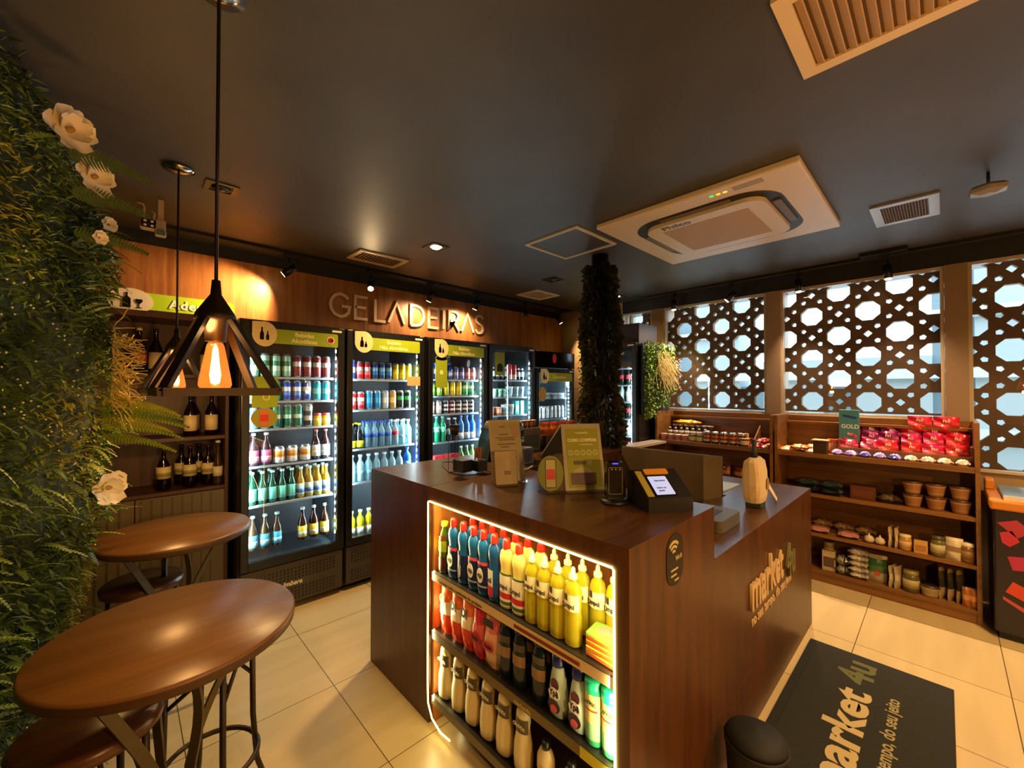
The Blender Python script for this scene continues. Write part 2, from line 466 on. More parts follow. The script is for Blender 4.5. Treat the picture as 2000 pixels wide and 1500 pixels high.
for i in range(130):
    p = Vector((-.03, R.uniform(2.2, 2.6), R.uniform(1.46, 1.80))); d = Vector((R.uniform(.3, 1), R.uniform(-.6, .2), R.uniform(-.8, .3)))
    pts = [p]
    for k in range(4): d = (d+Vector((R.uniform(-.5, .5), R.uniform(-.5, .5), R.uniform(-.5, .4)))).normalized(); p = p+d*.028; pts.append(p)
    sp.tube(pts, .0022, YEL, 4)
sp.build('yellow_lit_twigs', gw)
bl = MB()
for i in range(900):
    y = R.uniform(1.4, 2.66); z = R.uniform(.2, 2.4)
    if math.sin(y*6+z*5) < .3: continue
    if y > 2.5 and .65 < z < 1.0: continue
    p = Vector((surf(y, z)+.015, y, z)); bl.lathe([(0, -.004), (.004, 0), (0, .004)], mat('tiny_bloom', '#d8cfa0', .6), p, 4, smooth=False)
bl.build('tiny_blossoms', gw)
def flower(loc, s, seed):
    rr = random.Random(seed); mb = MB(); c = Vector(loc); A = Vector((.62, -.78, .05)).normalized()
    U = A.cross(Vector((0, 0, 1))).normalized(); V = U.cross(A)
    for k in range(10):
        inner = k >= 6; a = k*2*math.pi/6+(.5 if inner else 0)+rr.uniform(-.25, .25); r1 = s*(.55 if inner else rr.uniform(.85, 1.05)); lift = .75 if inner else .22
        d = U*math.cos(a)+V*math.sin(a); sd = A.cross(d).normalized(); vs = []
        for i in range(5):
            u = i/4; w = r1*.50*math.sin(.5+u*2.05)**.8
            for j in range(5):
                t = (j-2)/2; q = c+d*(r1*u*(1-.10*t*t*u))+sd*(w*t)+A*(r1*lift*u*u+r1*.18*t*t*u+r1*.05*math.sin(7*t+9*u+k)*u)
                vs.append(q)
        mb.add(vs, [(i*5+j, i*5+j+1, i*5+j+6, i*5+j+5) for i in range(4) for j in range(4)], CREAMF, True)
    mb.lathe([(0, -.2*s), (.14*s, 0), (.10*s, .22*s), (0, .28*s)], mat('flower_heart', '#a8843c', .7), c, 8, ax=A)
    return mb
for loc, s in (((-.125, 1.80, 2.33), .075), ((-.085, 2.14, 2.33), .072), ((-.04, 2.36, 1.15), .072), ((-.05, 2.40, 2.24), .035), ((-.07, 2.18, 2.12), .03)):
    flower(loc, s, int(loc[1]*100)).build('flower', gw)
# ivy pillar
pl = thing('ivy_pillar', 'dark ivy-wrapped round pillar behind the counter reaching the ceiling', 'pillar', (2.83, 1.93, 0))
MB().cyl((2.83, 1.93, 0), (2.83, 1.93, 2.648), .07, M['black'], 16).build('post', pl)
iv = MB(); DI = [mat('ivy_%d' % i, c, .5) for i, c in enumerate(('#28321a', '#3a3c20', '#4a4028', '#202818'))]
for i in range(3800):
    z = R.uniform(.1, 2.56); a = R.uniform(0, 2*math.pi)
    rr = .105+.02*math.sin(z*7)+(.04 if z < 1.5 else 0)*R.random()
    p = Vector((2.83+rr*math.cos(a)*R.uniform(.85, 1.1), 1.93+rr*math.sin(a)*R.uniform(.85, 1.1), z))
    d = Vector((math.cos(a), math.sin(a), R.uniform(-1.4, .3))); ln = R.uniform(.04, .08)
    leaf(iv, p, d, Vector((-math.sin(a), math.cos(a), .3)), ln, ln*.75, R.choice(DI), .3)
iv.build('ivy', pl)
# lit vine on the beige wall
vn = MB()
for i in range(700):
    z = R.uniform(.9, 2.42); y = 3.32+R.uniform(-.09, .09)
    leaf(vn, Vector((XR-.06-R.random()*.04, y, z)), Vector((-R.random(), R.uniform(-1, 1), R.uniform(-1, .4))), Vector((0, 0, 1)), .05, .03, R.choice([G1[2], G1[3], G1[1]]))
vb = thing('hanging_vine', 'narrow green vine panel lit warm on the beige corner wall behind the ivy pillar', 'plant', (XR-.01, 3.32, .85))
MB().box(XR-.05, XR-.002, 3.25, 3.39, .85, 2.42, M['strip']).build('backing', vb); vn.build('foliage', vb)
# ================================================================== TABLES, STOOLS, PENDANTS
def table(loc, label):
    t = thing('bistro_table', label, 'table', loc, 0, 'round bistro tables'); x, y = loc[:2]; H = .85
    MB().lathe([(.0, H-.036), (.300, H-.036), (.308, H-.030), (.31, H-.008), (.304, H), (0, H)], M['table'], (x, y, 0), 64, mats=[M['metal'], M['metal'], M_('#4a2e16', .5), M_('#6a4522', .4), M['table']]).build('tabletop', t)
    for k in range(4):
        a = rad(38+90*k); c, s = math.cos(a), math.sin(a); pts = []
        for i in range(15):
            u = i/14; z = (H-.037)*(1-u); r = .045+.17*abs(u-.5)**1.25*2.378
            tw = rad(70)*(u-.5)
            pts.append((x+r*math.cos(a+tw), y+r*math.sin(a+tw), z+.004))
        MB().tube(pts, (.021, .0045), M['flat'], 4, flat=(-s, c, 0)).build('leg', t)
    MB().tube([(x+.10*math.cos(q/24*2*math.pi), y+.10*math.sin(q/24*2*math.pi), .30) for q in range(24)], .006, M['metal'], 6, closed=True).build('ring', t)
    return t
table((.125, 1.575, 0), 'round brown bistro table nearest the camera under the bigger-looking lit pyramid pendant')
table((.205, 2.645, 0), 'smaller-looking round bistro table beside the wine cabinet under the farther pendant')
def stool(loc, label, rz=0, H=.60):
    t = thing('bar_stool', label, 'stool', loc, 0, 'stools under the bistro tables'); x, y = loc[:2]
    MB().lathe([(0, H-.045), (.145, H-.045), (.16, H-.038), (.163, H-.012), (.15, H), (0, H+.004)], wood('stool_seat_wood', '#3f2410', '#5a3518', 'X', .3), (x, y, 0), 40).build('seat', t)
    for k in range(4):
        a = rz+rad(45+90*k); c, s = math.cos(a), math.sin(a)
        MB().tube([(x+c*.13, y+s*.13, H-.045), (x+c*.135, y+s*.135, .3), (x+c*.15, y+s*.15, .12), (x+c*.185, y+s*.185, .006)], .010, M['metal'], 8).build('leg', t)
        a2 = a+rad(45)
        MB().tube([(x+math.cos(a)*.128, y+math.sin(a)*.128, H-.2), (x+math.cos(a2)*.085, y+math.sin(a2)*.085, H-.12), (x+math.cos(a2)*.03, y+math.sin(a2)*.03, H-.048)], .007, M['metal'], 6).build('brace', t)
    MB().tube([(x+.146*math.cos(q/32*2*math.pi), y+.146*math.sin(q/32*2*math.pi), .21) for q in range(32)], .009, M['metal'], 8, closed=True).build('footrest_ring', t)
stool((-.055, 1.70, 0), 'round brown stool tucked under the near table on the green wall side', .3)
stool((.245, 1.84, 0), 'stool with tube legs tucked under the near table on the fridge side', .9, .66)
stool((.085, 2.78, 0), 'round brown stool tucked under the farther bistro table', .5)
BULB = mat('amber_bulb_glass', '#8a4410', .1, emis=.9, ecol='#ffa050', alpha=.35, tint='#ffd8a0')
FIL = mat('glowing_filament', '#ffd890', .4, emis=60, ecol='#ffc060')
def pendant(loc, label, rz, za, pw_=13):
    x, y = loc; zb = 1.535; s = .168
    t = thing('pendant_lamp', label, 'lamp', (x, y, zb), 0, 'pyramid pendant lamps')
    cs = [Vector((x+s*math.cos(rz+rad(45+90*k)), y+s*math.sin(rz+rad(45+90*k)), zb+.01)) for k in range(4)]
    ap = Vector((x, y, za))
    fr = MB()
    for k in range(4):
        a, b = cs[k], cs[(k+1) % 4]
        fr.tube([a, b], (.014, .014), M['metal'], 4, flat=(0, 0, 1))
        d = Vector((a.x-x, a.y-y, 0)).normalized()
        fr.tube([a, ap+d*.012-Vector((0, 0, .01))], (.015, .009), M['metal'], 4, flat=tuple(d))
    fr.build('pyramid_frame', t)
    MB().lathe([(.0, .05), (.010, .05), (.013, .012), (.045, -.04), (.050, -.055), (.028, -.062), (.024, -.115), (0, -.115)], M['metal'], (x, y, za), 12).build('socket_cap', t)
    MB().lathe([(.016, -.118), (.020, -.126), (.036, -.215), (.038, -.232), (.032, -.243), (0, -.246)], BULB, (x, y, za), 10).build('bulb', t)
    MB().lathe([(0, -.12), (.006, -.135), (.009, -.17), (.013, -.205), (.010, -.226), (0, -.232)], FIL, (x, y, za), 8).build('filament', t)
    MB().cyl((x, y, za+.045), (x, y, CEIL-.02), .0045, M['metal'], 8).build('cord', t)
    MB().lathe([(.06, .0), (.065, -.012), (.02, -.022), (0, -.022)], M['chrome'], (x, y, CEIL-.0005), 28).build('ceiling_canopy', t)
    lamp('bulb_glow', 'POINT', (x, y, za-.28), pw_, (1, .52, .16), shadow_soft_size=.03)
    lamp('bulb_glow', 'POINT', (x-.02, y-.02, za-.09), 3.5, (1, .55, .18), shadow_soft_size=.03)
pendant((.181, 1.35), 'pyramid pendant lamp with glowing amber bulb, the bigger-looking one over the near table', rad(92), 1.795)
pendant((.192, 2.60), 'pyramid pendant lamp half hidden behind the bigger-looking one, over the farther table', rad(82), 1.80)
pendant((.45, -.75), 'added unseen pyramid pendant behind the camera, fill light for the room', .4, 1.80, 60)  # added unseen pendant, its point lights lift the ceiling and counter
pendant((2.3, -1.1), 'added unseen pyramid pendant out of view toward the windows, fill light', .2, 1.80, 34)  # second added pendant out of view, also for fill
# ================================================================== PRODUCTS
def lathe_obj(prof, mats, n=14, sx=1, sy=1, name='o', parent=None, mt=None, twist=0):
    return MB().lathe(prof, mt, n=n, mats=mats, sx=sx, sy=sy, twist=twist).build(name, parent, world=False, top=False)
def can(name, cols, h=.165, r=.031):
    def f():
        body = [M_(c, .3, metal=.25) for c in cols]
        pr = [(.022, .002), (.027, 0), (r, .010)]; ms = [M['silver'], M['silver']]
        n = len(cols); z0, z1 = .010, h-.018
        for i, b in enumerate(body): pr.append((r, z0+(z1-z0)*(i+1)/n)); ms.append(b)
        pr += [(r-.006, h-.004), (r-.008, h), (r-.009, h-.004), (0, h-.004)]; ms += [M['silver']]*4
        return lathe_obj(pr, ms, 14, name=name)
    return f
def bottle(name, glassc, capc, lab, h=.235, r=.031, neck=.40, labz=(.15, .5), rough=.12, fill=None, capn='cap', txt=None, tcol='#1a1a1a', alpha=1, lab2=None, capr=.014):
    def f():
        g = M_(glassc, rough) if alpha == 1 else mat('clear_'+glassc.strip('#'), glassc, rough, alpha=alpha, tint=glassc)
        zs = h*(1-neck)
        o = lathe_obj([(r*.8, .001), (r, .008), (r, zs*.92), (r*.82, zs+.012), (.0125, zs+h*neck*.45), (.0115, h-.012), (.0135, h-.010), (.0135, h-.004)], [g]*7, 14, name=name)
        lathe_obj([(capr, h-.014), (capr+.001, h-.012), (capr, h+.002), (0, h+.003)], [M_(capc, .35)]*3, 12, name=capn, parent=o)
        lathe_obj([(r+.0006, h*labz[0]), (r+.0006, h*labz[1])], [M_(lab, .5)], 14, name='label', parent=o)
        if lab2: lathe_obj([(r+.0012, h*(labz[0]+.06)), (r+.0012, h*(labz[0]*.5+labz[1]*.5))], [M_(lab2, .5)], 14, name='label', parent=o)
        return o
    return f
def jar(name, bodyc, lidc, labc, h=.11, r=.035):
    def f():
        o = lathe_obj([(r*.9, 0), (r, .006), (r, h*.74), (r*.85, h*.82)], [M_(bodyc, .25)]*3, 14, name=name)
        lathe_obj([(r*.88, h*.82), (r*.92, h*.84), (r*.92, h), (0, h)], [M_(lidc, .4)]*3, 14, name='lid', parent=o)
        lathe_obj([(r+.0006, h*.2), (r+.0006, h*.6)], [M_(labc, .5)], 14, name='label', parent=o)
        return o
    return f
def tub(name, c1, c2, c3, h=.10, r=.04, r0=.031):
    def f():
        o = lathe_obj([(r0, 0), (r0+(r-r0)*.3, h*.3), (r0+(r-r0)*.75, h*.75), (r, h*.92)], [M_(c1, .45), M_(c2, .45), M_(c1, .45)], 16, name=name)
        lathe_obj([(r*1.05, h*.91), (r*1.06, h*.99), (0, h)], [M_(c3, .4)]*2, 16, name='lid', parent=o)
        return o
    return f
def pouch_mesh(mb, w, h, t, c1, c2=None, c3=None, lean=0, nx=6, nz=8, crimp=.006, O=(0, 0, 0)):
    m1 = M_(c1, .28); m2 = M_(c2, .3) if c2 else m1; m3 = M_(c3, .3) if c3 else m1
    for sgn in (-1, 1):
        vs, fs = [], []
        for j in range(nz+1):
            v = j/nz
            for i in range(nx+1):
                u = i/nx
                th = t/2*(math.sin(math.pi*u)**.5)*(math.sin(math.pi*min(1, v*.93+.07))**.6 if v < 1 else 0)
                x = (u-.5)*w*(1-.06*math.sin(math.pi*v)); z = v*h
                vs.append((O[0]+x, O[1]+sgn*th+lean*z+crimp*math.sin(v*9+u*7)*(.5), O[2]+z))
        for k in range(nz):
            mt = m1 if (k < nz*.3 or k >= nz*.8) else (m2 if k < nz*.6 else m3)
            q = [(k*(nx+1)+i, k*(nx+1)+i+1, (k+1)*(nx+1)+i+1, (k+1)*(nx+1)+i) for i in range(nx)]
            if sgn > 0: q = [tuple(reversed(a)) for a in q]
            mb.add(vs, q, mt, True)
    return mb
def pouch(name, w, h, t, c1, c2=None, c3=None, lean=0):
    return lambda: pouch_mesh(MB(), w, h, t, c1, c2, c3, lean).build(name, None, world=False, top=False)
def flatpack(name, w, d, h, c1, c2=None):   # packet lying flat, wavy top
    def f():
        mb = MB(); nx, ny = 8, 5; m1 = M_(c1, .28); m2 = M_(c2 or c1, .3)
        for sg in (0, 1):
            vs = []
            for j in range(ny+1):
                for i in range(nx+1):
                    u, v = i/nx, j/ny; e = (math.sin(math.pi*u)*math.sin(math.pi*v))**.4
                    vs.append(((u-.5)*w, (v-.5)*d, h/2+(1 if sg else -1)*h/2*e+(.12*h*math.sin(u*17+v*9) if sg else 0)))
            q = [(j*(nx+1)+i, j*(nx+1)+i+1, (j+1)*(nx+1)+i+1, (j+1)*(nx+1)+i) for j in range(ny) for i in range(nx)]
            if not sg: q = [tuple(reversed(a)) for a in q]
            for a in q:
                i = a[0] % (nx+1) if sg else a[3] % (nx+1)
                mb.add([vs[k] for k in a], [(0, 1, 2, 3)], m2 if 2 <= i <= 4 else m1, True)
        return mb.build(name, None, world=False, top=False)
    return f
def carton(name, w, d, h, c1, c2, bev=.002):
    def f():
        o = MB().box(-w/2, w/2, -d/2, d/2, 0, h, M_(c1, .5), bev).build(name, None, world=False, top=False)
        MB().box(-w/2*.8, w/2*.8, -d/2-.0008, -d/2, h*.2, h*.7, M_(c2, .5)).build('label', o, world=False)
        return o
    return f
PRO = {}
def put(kind, fn, loc, label, cat, group=None, rz=0, scale=None, rx=0):
    if kind in PRO:
        o = dup(PRO[kind], loc, rz, label, group, scale)
    else:
        o = fn(); PRO[kind] = o; o.location = loc; o.rotation_euler = (0, 0, rz)
        if scale: o.scale = scale
    if rx: o.rotation_euler = (rx, R.uniform(-.12, .12), rz)
    else: o.rotation_euler = (0, 0, rz)
    o['label'] = label; o['category'] = cat
    if group: o['group'] = group
    elif 'group' in o: del o['group']
    return o
K = {   # kind: (maker, words, category, width)
 'lgcan': (can('beer_can', ['#7fb89a', '#bfe3cf', '#2f7a54', '#9fd0b4'], .170), 'pale green tall can', 'can', .066),
 'rdcan': (can('beer_can', ['#7a2f33', '#8a3a3a', '#e6e3df', '#7c3034'], .170), 'maroon and white tall can', 'can', .066),
 'yecan': (can('beer_can', ['#e3cf4a', '#f1ecc8', '#e3cf4a'], .135), 'yellow and white can', 'can', .068),
 'grcan': (can('beer_can', ['#1f9a52', '#46c27a', '#e6efe6', '#1f9a52'], .150), 'bright green can', 'can', .068),
 'blcan': (can('beer_can', ['#2247b0', '#5f86d8', '#dfe8f6', '#2b55bc'], .150), 'blue and white can', 'can', .068),
 'cycan': (can('beer_can', ['#17a6b8', '#6fdbe2', '#17a6b8'], .150), 'turquoise can', 'can', .068),
 'tgcan': (can('beer_can', ['#0f6b50', '#0f6b50', '#bfe6d6', '#1a8263', '#0f6b50'], .170), 'dark green tall can with pale band', 'can', .069),
 'ltcan': (can('beer_can', ['#49b3b4', '#c4efec', '#3aa0a6'], .150), 'light teal can', 'can', .069),
 'skcan': (can('beer_can', ['#2c3438', '#c8d2d6', '#39444a', '#9fb0b6'], .170), 'black and silver tall can', 'can', .069),
 'rccan': (can('soda_can', ['#c8202a', '#e86a70', '#f0e8e4', '#c8202a'], .150), 'red and white can', 'can', .068),
 'dbcan': (can('soda_can', ['#163f86', '#2f78c4', '#7fc3e6', '#163f86'], .150), 'dark blue can', 'can', .068),
 'ylcan': (can('soda_can', ['#d6c513', '#f0e43c', '#d6c513'], .150), 'plain yellow can', 'can', .068),
 'skbc': (can('soda_can', ['#1d86c8', '#3fa5e0', '#1d86c8'], .160), 'sky blue tall can', 'can', .070),
 'slcan': (can('soda_can', ['#b8d4e2', '#e6f2f6', '#a4c4d4'], .160), 'silver blue tall can', 'can', .070),
 'gdcan': (can('soda_can', ['#c9a24e', '#efe2b4', '#c9a24e'], .160), 'gold tall can', 'can', .068),
 'mocan': (can('energy_can', ['#0b1a12', '#153322', '#2fae54', '#0b1a12'], .160), 'black energy can with green mark', 'can', .072),
 'bwcan': (can('energy_can', ['#2544a8', '#e8ecf0', '#2544a8'], .160), 'blue and white tall can', 'can', .066),
 'ppcan': (can('soda_can', ['#5a5fb4', '#b7b8e4', '#5a5fb4'], .130), 'violet can', 'can', .066),
 'pkcan': (can('soda_can', ['#c96a62', '#f0c8bc', '#c96a62'], .130), 'salmon pink can', 'can', .066),
 'lmcan': (can('soda_can', ['#7fc23a', '#c4ee7c', '#7fc23a'], .120), 'lime green can', 'can', .068),
 'bgcan': (can('soda_can', ['#cdb9a2', '#efe4d6', '#b89c84'], .130), 'beige can', 'can', .068),
 'bkcan': (can('soda_can', ['#20222a', '#dfe2e6', '#2b2d36', '#dfe2e6', '#20222a'], .130), 'black and white striped can', 'can', .070),
 'gbbot': (bottle('beer_bottle', '#0c4a33', '#bfe0d8', '#6fd0c0', .225, .030, .46, (.12, .5)), 'green glass beer bottle', 'bottle', .066),
 'gobot': (bottle('beer_bottle', '#a8831a', '#cfe6e2', '#bfe6ea', .225, .030, .46, (.12, .48), lab2='#4f6fae'), 'golden beer bottle', 'bottle', .064),
 'blbot': (bottle('beer_bottle', '#3a2c1c', '#9fd8e6', '#3fa8d6', .235, .032, .42, (.1, .45), lab2='#9fdcf0'), 'brown bottle with sky blue label', 'bottle', .080),
 'ylbot': (bottle('beer_bottle', '#2a1208', '#bfe0e0', '#e3cf2a', .235, .032, .42, (.1, .45), lab2='#cfd6d0'), 'brown bottle with yellow label', 'bottle', .084),
 'pkbot': (bottle('drink_bottle', '#3a2a2e', '#e6e6ea', '#d66aa8', .225, .033, .40, (.1, .48), lab2='#f0dce8'), 'dark bottle with pink label', 'bottle', .075),
 'wtbot': (bottle('drink_bottle', '#2a1414', '#c84a4a', '#dff0f2', .225, .031, .40, (.12, .5), lab2='#eef8f8'), 'dark bottle with white label', 'bottle', .068),
 'jaryl': (jar('drink_jar', '#e6c21a', '#c8323a', '#f0dc5a', .095, .030), 'small yellow bottle with red lid', 'bottle', .062),
 'wcan': (can('drink_can', ['#dfe6e8', '#f0f4f4', '#d68a1e', '#e8b04a', '#e6ecee'], .125, .038), 'wide white can with orange picture', 'can', .084),
 'bybot': (bottle('water_bottle', '#10161a', '#e3d61a', '#e0d41e', .205, .033, .35, (.06, .32)), 'black and yellow bottle', 'bottle', .070),
 'wabot': (bottle('water_bottle', '#9fd6ea', '#1d4ab8', '#2f62c8', .215, .032, .36, (.4, .55), alpha=.45, capr=.016), 'water bottle with blue cap', 'bottle', .068),
 'rhbot': (bottle('water_bottle', '#bfe4ee', '#d6e8ee', '#c8202a', .215, .032, .36, (.42, .58), alpha=.45, capr=.016), 'water bottle with red mark', 'bottle', .070),
 'clbot': (bottle('water_bottle', '#bfe8f0', '#e6f4f8', '#8fd0e0', .215, .032, .36, (.3, .4), alpha=.45, capr=.016), 'white-capped water bottle', 'bottle', .068),
 'bbbot': (bottle('water_bottle', '#1a5fd0', '#1a4ac0', '#4f9ae8', .24, .036, .30, (.3, .5), capr=.018), 'deep blue water bottle', 'bottle', .078),
 'ygbot': (bottle('juice_bottle', '#c8c61a', '#dff0f0', '#e6f0e6', .20, .031, .36, (.05, .35), capr=.016), 'yellow-green juice bottle', 'bottle', .068),
 'grbot': (bottle('soda_bottle', '#0f8a5a', '#5fd6a0', '#7fe6d0', .24, .033, .34, (.4, .6), capr=.016), 'green soda bottle', 'bottle', .070),
 'dkbot': (bottle('soda_bottle', '#26303a', '#dfe6ea', '#8fb6c8', .22, .032, .36, (.3, .55), capr=.016), 'dark soda bottle', 'bottle', .070),
 'bubot': (bottle('soda_bottle', '#1a78d6', '#1a78d6', '#e6f0f6', .24, .033, .34, (.05, .3), capr=.016), 'bright blue sports bottle', 'bottle', .072),
 'bubo2': (bottle('soda_bottle', '#1648a8', '#1648a8', '#cfe0f6', .165, .031, .34, (.2, .5), capr=.016), 'navy blue bottle', 'bottle', .068),
 'rwpk': (carton('drink_carton', .075, .06, .13, '#d63a42', '#f0e6e0'), 'red and white carton', 'carton', .084),
 'gnbot': (bottle('juice_bottle', '#5a8a3a', '#d6e6d0', '#dfe0c8', .19, .029, .42, (.2, .5)), 'pale green glass bottle', 'bottle', .066),
 'smbot': (bottle('yogurt_bottle', '#1a2428', '#eef6f8', '#cfe6ea', .135, .026, .3, (.3, .7), capr=.017), 'small dark bottle with white cap', 'bottle', .058),
 'rtcan': (can('drink_can', ['#f0e6e2', '#c82a3a', '#d63a48'], .185, .029), 'tall red and white can', 'can', .062),
 'gcup': (tub('yogurt_tub', '#c8f0ea', '#7fd6b8', '#3fae8a', .095, .032, .026), 'green-lidded yogurt tub', 'tub', .068),
 'bcup': (tub('yogurt_tub', '#d6f0f6', '#8fd0e6', '#eef8fa', .115, .038, .030), 'pale blue yogurt tub', 'tub', .082),
 'ocup': (tub('ready_meal_tub', '#d67a4a', '#f0b08a', '#e6a07a', .09, .044, .038), 'orange ready-meal tub', 'tub', .092),
 'pbox': (carton('food_carton', .075, .05, .12, '#f0e8e6', '#d67a7a'), 'white and pink carton', 'carton', .082),
 'nbox': (carton('food_carton', .08, .05, .07, '#2f6fc0', '#dfeef6'), 'low blue carton', 'carton', .088),
 'wbox': (carton('food_carton', .10, .05, .10, '#dff0da', '#9fd66a'), 'white and green carton', 'carton', .108),
 'tbox': (carton('food_carton', .06, .05, .15, '#2fc0c0', '#bff0ee'), 'turquoise carton', 'carton', .066),
 'tubew': (can('frozen_tube', ['#dfeef2', '#f2f8fa', '#c4dfe6', '#eef6f8'], .155, .030), 'white frozen-food tube', 'tube', .068),
 'slab': (carton('frozen_box', .11, .09, .06, '#e6f4f8', '#8fc0dc'), 'white frozen-food box', 'box', .118),
 'clbk': (bottle('cola_bottle', '#16201e', '#d8343a', '#c82a30', .19, .029, .40, (.35, .58), capr=.015), 'cola bottle with red label', 'bottle', .064),
 'clwh': (bottle('cola_bottle', '#9fc8c8', '#e6f0f0', '#dfe6e6', .19, .029, .40, (.35, .58), capr=.015), 'clear glass bottle with white label', 'bottle', .064),
}
def row(spec, x0, x1, y, z, where, gap=.004, rows=1, dy=.075, axis='x', rz=0, count0=None):
    tot = sum(K[k][3]*n for k, n in spec if k) + sum(n for k, n in spec if not k)
    w = x1-x0; sc = min(1.12, w/tot) if tot else 1; p = x0+(w-tot*sc)/2
    cnt = {}
    for k, n in spec:
        if k: cnt[k] = cnt.get(k, 0)+n
    seen = {}
    for k, n in spec:
        if not k: p += n*sc; continue
        fn, words, cat, wd = K[k]
        for i in range(n):
            p += wd*sc/2
            seen[k] = seen.get(k, 0)+1
            lab = ('%s %s from the wine end, %s' % (ORD[seen[k]-1], words, where)) if cnt[k] > 1 else ('the one %s, %s' % (words, where))
            for r_ in range(rows):
                yy = y+r_*dy
                loc = (p, yy, z) if axis == 'x' else (yy, p, z)
                l2 = lab if r_ == 0 else lab.replace(', ', ', back row, ', 1) if 'wine end' in lab else lab+', back row'
                put(k, fn, loc, l2[0].lower()+l2[1:], cat, (words+'s') if cnt[k] > 1 else None, rz+R.uniform(-.3, .3))
            p += wd*sc/2
